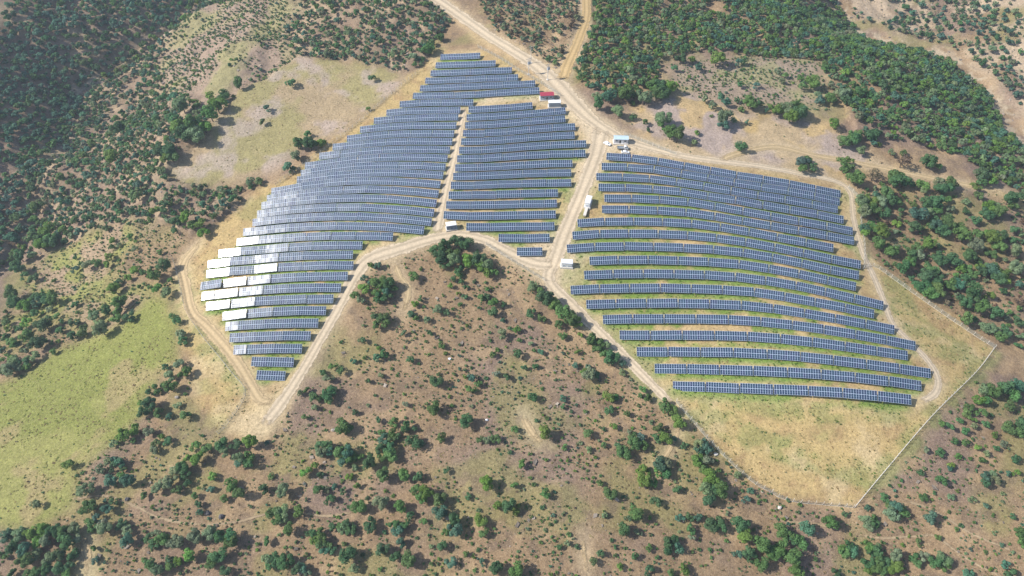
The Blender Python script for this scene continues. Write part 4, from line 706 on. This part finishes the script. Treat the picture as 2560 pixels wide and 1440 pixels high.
# ------------------------------------------------------------------ fences
POST = MB().bar((0, 0, -.4), (0, 0, 2.0), .17, M_CONC).bar((0, 0, 2.0), (0, -.32, 2.38), .14, M_CONC).mesh("fence_post")
def fence(poly, label, spacing=3.0, maxn=98, kerb=0.):
    p = densify(xy(poly), .5); s = np.r_[0, np.cumsum(np.linalg.norm(np.diff(p, axis=0), axis=1))]; n = min(maxn, int(s[-1]/spacing)); q = np.stack([np.interp(np.linspace(0, s[-1], n+1), s, p[:, k]) for k in (0, 1)], 1)
    z = ground(q[:, 0], q[:, 1]); e = thing("wire_fence", (*q[0], z[0]), label=label, category="fence", group="wire fences round the solar farm"); o0 = np.array([*q[0], z[0]])
    for k in range(n+1):
        t = q[min(k+1, n)]-q[max(k-1, 0)]; a = math.atan2(t[1], t[0])+rng.normal(0, .05); o = link("fence_post", POST, e); o.location = tuple(np.array([*q[k], z[k]])-o0); o.rotation_euler = (rng.normal(0, .02), rng.normal(0, .02), a)
    V = []
    for k in range(n+1): V += [np.array([*q[k], z[k]+.05])-o0, np.array([*q[k], z[k]+1.95])-o0]
    F = [(2*k, 2*k+2, 2*k+3, 2*k+1) for k in range(n)]; link("wire_mesh", new_mesh("wire_mesh", V, np.array(F), [M_FENCE]), e)
    m = MB()
    for k in range(n):
        for h in (.1, .75, 1.4, 1.95): m.bar(np.array([*q[k], z[k]+h])-o0, np.array([*q[k+1], z[k+1]+h])-o0, .022, M_STEEL)
    m.build("tension_wire", e)
    if kerb:
        m = MB()
        for k in range(n): m.bar(np.array([*q[k], z[k]+.05])-o0, np.array([*q[k+1], z[k+1]+.05])-o0, kerb, M_CONC)
        m.build("concrete_footing", e)
    return e
fence("2158,672 2190,668 2285,735 2390,808 2485,871", "wire fence on white posts between the yard and the right-hand scrub", kerb=.12)
fence("2485,871 2440,930 2330,1040 2210,1180 2136,1269", "pale wire fence up the lower right edge of the dry grass yard", 2.4, kerb=.34)
fence("2132,1269 2050,1261 1990,1256 1945,1243 1928,1232", "white-posted wire fence along the bottom tip of the dry grass yard", 2.6, kerb=.14)
fence("1928,1232 1880,1205 1800,1132 1720,1042 1690,1005", "wire fence along the lower left edge of the dry grass yard", kerb=.12)
fence("2120,470 2145,500 2152,560 2160,620 2158,672", "wire fence behind the weeds at the ends of the right-hand rows")
fence("433,648 448,700 465,775 504,838 546,890 586,940 613,972 608,1002 576,1050 546,1085", "grey wire fence around the bottom left corner of the solar farm", kerb=.1)
fence("1048,180 980,235 900,305 830,362 760,415 690,465", "wire fence between the pale field and the left-hand panel rows")
fence("1195,118 1250,148 1300,180 1345,205 1400,240", "wire fence above the topmost panel rows, below the road")
fence("1560,338 1600,352 1640,368 1690,388", "wire fence along the road behind the blue-roofed cabin")
fence("1215,612 1290,660 1340,690 1362,702", "wire fence below the road under the middle block")

# ------------------------------------------------------------------ buildings
def at(px, py): g = hit([(px, py)])[0]; return np.array([g[0], g[1], float(ground(g[0], g[1]))])
def cabin(px, py, w, d, h, rz, roof, wall, label, doorx, winx, doorm, seed=0):
    g = at(px, py); e = thing("cabin", g, rz, label=label, category="cabin")
    MB().box((0, 0, .02), (w+.9, d+1.3, .5), M_CONC).build("concrete_base", e)
    z0 = .27
    MB().box((0, 0, z0+h/2), (w, d, h), wall).prism([(-d/2, z0+h), (d/2, z0+h), (0, z0+h+.75)], -w/2, w/2, wall).build("wall", e)
    r = MB(); o = .28; 
    for sgn in (-1, 1):
        prof = [(sgn*(d/2+o), z0+h-.08), (0, z0+h+.83), (0, z0+h+.90), (sgn*(d/2+o), z0+h-.0)]; r.prism(prof if sgn > 0 else prof[::-1], -w/2-o, w/2+o, roof)
    for k in range(int(w/.8)):
        x = -w/2+.4+k*.8
        for sgn in (-1, 1): r.bar((x, sgn*(d/2+o), z0+h+.03), (x, 0, z0+h+.93), .06, roof)
    r.build("roof", e)
    for x in doorx:
        f = MB().box((x, -d/2-.02, z0+1.02), (1.0, .08, 2.08), M_WHITE).build("door", e); MB().box((x, -d/2-.065, z0+1.0), (.84, .03, 1.92), doorm).build("door_leaf", f); MB().box((x+.32, -d/2-.1, z0+1.0), (.12, .06, .05), M_STEEL).build("door_handle", f)
    for x in winx:
        f = MB().box((x, -d/2-.02, z0+1.5), (1.25, .08, 1.1), M_WHITE).build("window", e); MB().box((x-.29, -d/2-.07, z0+1.5), (.5, .03, .92), M_GLASS).box((x+.29, -d/2-.07, z0+1.5), (.5, .03, .92), M_GLASS).build("window_pane", f); MB().box((x, -d/2-.09, z0+.9), (1.35, .16, .06), M_WHITE).build("window_sill", f)
    return e
cabin(1366.5, 246, 7.2, 3.4, 2.6, R_(5), M_RED, M_WALLB, "small cabin with a crimson gable roof beside the upper road", [0.], [-2.1, 2.1], M_DARK)
cb = cabin(1551, 355, 7.2, 3.2, 2.6, R_(-3), M_BLUE, M_PINKW, "small pale cabin with a light blue gable roof, parked cars in front", [-.35], [-2.3, 2.3], M_DARK)
f = MB().box((.75, -1.62, 1.29), (1.0, .08, 2.08), M_WHITE).build("door", cb); f["label"] = "white closed door"; MB().box((.75, -1.67, 1.27), (.84, .03, 1.92), M_WHITE).build("door_leaf", f)
def kiosk(px, py, w, d, h, rz, label, wall=M_WHITE, roof=M_WHITE, doors=2, ramp=False, plinth=.5, front=-1):
    g = at(px, py); e = thing("transformer_kiosk", g, rz, label=label, category="kiosk")
    MB().box((0, 0, plinth/2-.25), (w+.9, d+.9, plinth+.5), M_CONC).build("plinth", e)
    z0 = plinth; MB().box((0, 0, z0+h/2), (w, d, h), wall).build("wall", e)
    r = MB().box((0, 0, z0+h+.09), (w+.36, d+.36, .18), roof).box((0, 0, z0+h+.22), (w+.1, d+.1, .10), roof, top=(.9, .55))
    r.build("roof", e)
    for k in range(doors):
        x = (k-(doors-1)/2)*(w/(doors+.15)); dr = MB().box((x, -d/2-.03, z0+h*.48), (w/(doors+.5), .06, h*.86), wall).build("door", e); lv = MB()
        for q in range(7): lv.box((x, -d/2-.075, z0+h*.2+q*.11), (w/(doors+.5)*.7, .03, .05), M_GREY)
        lv.build("vent_louvre", dr); MB().box((x+w/(doors+.5)*.38, -d/2-.09, z0+h*.5), (.05, .06, .22), M_STEEL).build("door_handle", dr)
    if ramp: MB().raw([(-.7, -d/2-.4, z0), (.7, -d/2-.4, z0), (.7, -d/2-5.6, .12), (-.7, -d/2-5.6, .12), (-.7, -d/2-.4, -.4), (.7, -d/2-.4, -.4), (.7, -d/2-5.6, -.6), (-.7, -d/2-5.6, -.6)], CUBEF[:, ::-1], M_CONC).build("ramp", e)
    return e
kiosk(1128.5, 571, 4.6, 2.6, 2.5, R_(13), "white-roofed metal kiosk beside the road below the left-hand block", wall=M_NAVYW)
kiosk(1470, 511, 2.4, 5.4, 2.6, R_(-16), "long white kiosk with a concrete ramp beside the central track", doors=1, ramp=True)
kiosk(1416.5, 665, 5.0, 2.4, 2.5, R_(-5), "white two-door kiosk at the junction left of the right-hand block")
kiosk(1386, 266.5, 6.4, 2.6, 2.6, R_(2), "grey container kiosk with a white roof below the red-roofed cabin", wall=M_GREY, doors=2)

# ------------------------------------------------------------------ power poles
def pole(px, py, h, label, tr=False, rz=0.):
    g = at(px, py); e = thing("power_pole", g, rz, label=label, category="power pole", group="power poles beside the road")
    MB().box((0, 0, .1), (1.3, 1.3, .6), M_CONC).build("footing", e); MB().bar((0, 0, 0), (0, 0, h), .42, M_WOOD, .26, n=8).build("shaft", e)
    MB().box((0, 0, h-.4), (3.2, .16, .18), M_STEEL).box((0, 0, h-1.5), (2.2, .14, .16), M_STEEL).build("crossarm", e)
    for x in (-1.45, 0, 1.45): MB().bar((x, 0, h-.3), (x, 0, h+.15), .16, M_INS, .1, n=8).build("insulator", e)
    if tr: MB().box((0, -.45, h-2.8), (1.5, .9, 1.3), M_GREY).box((0, -.45, h-2.05), (1.6, 1.0, .1), M_STEEL).build("switch_box", e)
pole(1327, 158, 10.6, "tall power pole at the road's edge, farthest of the three", rz=.5)
pole(1321.5, 186.5, 10.2, "power pole with a box standing on the slope above the top rows", True, rz=.4)
pole(1369, 199.5, 10.0, "power pole in front of the road, nearest of the three", True, rz=.6)

# ------------------------------------------------------------------ vehicles
def wheels(e, xs, y, r):
    for x in xs:
        for s in (-1, 1):
            w = link("wheel", WHEEL, e); w.location = (x, s*y, r); w.scale = (r, 1, r)
            q = link("rim", RIMM, w)
def disc(rr, wd, mat, name, n=16):
    t = np.arange(n)*2*math.pi/n; V = [(rr*math.cos(a), s*wd/2, rr*math.sin(a)) for s in (-1, 1) for a in t]; F = [(i, (i+1) % n, n+(i+1) % n, n+i) for i in range(n)]+[tuple(range(n)), tuple(range(n, 2*n))[::-1]]; m = MB(); m.raw(V, F, mat); return m.mesh(name)
WHEEL = disc(1., .22, M_TYRE, "wheel"); RIMM = disc(.6, .25, M_RIM, "rim")
def loft(m, secs, mat):
    """secs: list of (x, half-width bottom, half-width top, z0, z1)"""
    V = []
    for x, wb, wt, z0, z1 in secs: V += [(x, -wb, z0), (x, wb, z0), (x, wb, z0+(z1-z0)*.7), (x, wt, z1), (x, -wt, z1), (x, -wb, z0+(z1-z0)*.7)]
    F = []; n = 6
    for k in range(len(secs)-1):
        for i in range(n): F.append((k*n+i, (k+1)*n+i, (k+1)*n+(i+1) % n, k*n+(i+1) % n))
    F += [tuple(range(n)), tuple(range((len(secs)-1)*n, len(secs)*n))[::-1]]; return m.raw(V, F, mat)
def car(px, py, rz, label):
    e = thing("parked_car", at(px, py), rz, label=label, category="car")
    loft(MB(), [(-2.1, .72, .66, .42, .80), (-1.98, .84, .76, .3, .92), (-1.2, .88, .80, .26, .96), (.75, .88, .80, .26, .96), (1.5, .86, .76, .26, .88), (2.0, .80, .68, .3, .74), (2.14, .68, .60, .38, .62)], M_PAINT).build("body", e)
    loft(MB(), [(-1.75, .74, .70, .9, .98), (-1.25, .74, .60, .93, 1.42), (.05, .75, .60, .93, 1.46), (.5, .75, .62, .93, 1.30), (.98, .74, .70, .9, .96)], M_PAINT).build("cabin", e)
    MB().raw([(.10, -.58, 1.44), (.10, .58, 1.44), (1.02, .68, .985), (1.02, -.68, .985)], [(0, 3, 2, 1)], M_GLASS).build("windscreen", e)
    MB().raw([(-1.30, -.56, 1.42), (-1.30, .56, 1.42), (-1.80, .66, 1.0), (-1.80, -.66, 1.0)], [(0, 1, 2, 3)], M_GLASS).build("rear_window", e)
    for s in (-1, 1):
        MB().raw([(-1.15, s*.765, 1.0), (.65, s*.765, 1.0), (.1, s*.655, 1.36), (-1.1, s*.655, 1.36)], [(0, 1, 2, 3)], M_GLASS).build("side_window", e)
        MB().box((2.02, s*.5, .64), (.16, .3, .13), M_LAMP).build("headlight", e); MB().box((.55, s*.92, 1.0), (.14, .2, .13), M_PAINT).build("mirror", e)
    wheels(e, (-1.3, 1.35), .80, .32); return e
car(1518, 361, R_(-37), "white saloon car standing alone left of the blue-roofed cabin")
car(1563, 382.5, R_(-6), "white car parked right behind the top row of the right-hand block")
e = thing("pickup_truck", at(1557.5, 373), R_(-4), label="white-cabbed flatbed truck with grey bed parked before the blue-roofed cabin", category="truck")
MB().box((-.2, 0, .62), (5.6, .9, .22), M_DARK).build("chassis", e)
b_ = MB().box((-1.35, 0, .84), (3.3, 2.0, .12), M_BED)
for s in (-1, 1): b_.box((-1.35, s*1.0, 1.08), (3.3, .06, .42), M_BED)
for x in (-2.98, .28): b_.box((x, 0, 1.08), (.06, 1.94, .42), M_BED)
for k in range(6): b_.box((-2.7+k*.55, 0, .91), (.05, 1.9, .03), M_STEEL)
b_.build("cargo_bed", e)
loft(MB(), [(.5, .92, .86, .5, 2.05), (.62, .95, .88, .46, 2.16), (1.55, .95, .86, .46, 2.14), (2.05, .95, .90, .46, 1.45), (2.5, .92, .84, .46, 1.18), (2.62, .86, .78, .5, 1.0)], M_PAINT).build("cab", e)
MB().raw([(1.58, -.82, 2.10), (1.58, .82, 2.10), (2.10, .86, 1.46), (2.10, -.86, 1.46)], [(0, 3, 2, 1)], M_GLASS).build("windscreen", e)
for s in (-1, 1):
    MB().raw([(.75, s*.97, 1.45), (1.95, s*.97, 1.45), (1.5, s*.915, 1.98), (.78, s*.915, 1.98)], [(0, 1, 2, 3)], M_GLASS).build("side_window", e); MB().box((2.58, s*.62, .9), (.1, .28, .2), M_LAMP).build("headlight", e); MB().box((1.9, s*1.12, 1.5), (.1, .22, .3), M_DARK).build("mirror", e)
wheels(e, (-1.7, 1.75), .86, .36)
# ------------------------------------------------------------------ boulders and litter the photograph shows one by one
def boulder(px, py, s, label, mat=M_STONE):
    m = MB(); r2 = np.random.default_rng(int(px*7+py)); V = []; n = 9; k = 5
    for j in range(k):
        ph = math.pi*(j/(k-1)); 
        for i in range(n):
            q = .8+.4*r2.random(); V.append((s*math.sin(max(ph, .12))*math.cos(i*6.283/n)*q*.6, s*math.sin(max(ph, .12))*math.sin(i*6.283/n)*q*.45, -s*math.cos(ph)*.4*q+s*.2))
    F = [(j*n+i, j*n+(i+1) % n, (j+1)*n+(i+1) % n, (j+1)*n+i) for j in range(k-1) for i in range(n)]+[tuple(range(n))[::-1], tuple(range((k-1)*n, k*n))]
    m.raw(V, F, mat); o = m.build("boulder", None, label=label, category="boulder"); o.location = tuple(at(px, py)); return o
M_DSTONE = simple("dark_stone", (.10, .095, .10), .95, var=.3, scale=.8); M_PSTONE = simple("pale_stone", (.62, .58, .52), .95, var=.15, scale=.8)
boulder(555, 1293, 2.0, "dark boulder on the lower-left brown slope, right of a rock outcrop", M_DSTONE); boulder(520, 1284, 1.8, "dark rock outcrop on the lower-left brown slope, beside a boulder", M_DSTONE)
boulder(318, 1248, 1.7, "black rock among bushes on the lower-left slope, near the meadow corner", M_DSTONE); boulder(1948, 1270, 1.5, "pale boulder just below the bottom tip of the fence", M_PSTONE)
boulder(443, 994, 1.6, "grey boulder left of the dry grass at the lower-left yard corner"); boulder(1789, 1137, 1.6, "pale boulder against the lower left yard fence", M_PSTONE); boulder(833, 1075, 1.6, "grey boulder at the left of a bush clump on the brown slope")
boulder(1217, 1050.5, 1.1, "small white slab lying on the brown slope, middle of the photo", M_WHITE); boulder(1124, 898, 1.3, "small white stone among low bushes on the central brown slope", M_WHITE)

# ------------------------------------------------------------------ air
hz = bpy.data.materials.new("hazy_air"); hz.use_nodes = True; hn = hz.node_tree; hn.nodes.remove(hn.nodes["Principled BSDF"]); pv = hn.nodes.new("ShaderNodeVolumePrincipled")
pv.inputs['Density'].default_value = .00019; pv.inputs['Color'].default_value = (.72, .84, 1., 1); pv.inputs['Anisotropy'].default_value = .2; hn.links.new(pv.outputs[0], hn.nodes["Material Output"].inputs['Volume'])
zb = float(FZ.min())-1.; zt = max(ZC, float(FZ.max()))+3.; xm = max(-fx[0], fx[-1])+5; y0_, y1_ = fy[0]-5, fy[-1]+5
hb = MB().box((0, (y0_+y1_)/2, (zb+zt)/2), (2*xm, y1_-y0_, zt-zb), hz).build("haze", None, kind="stuff")
sc.cycles.volume_bounces = 0
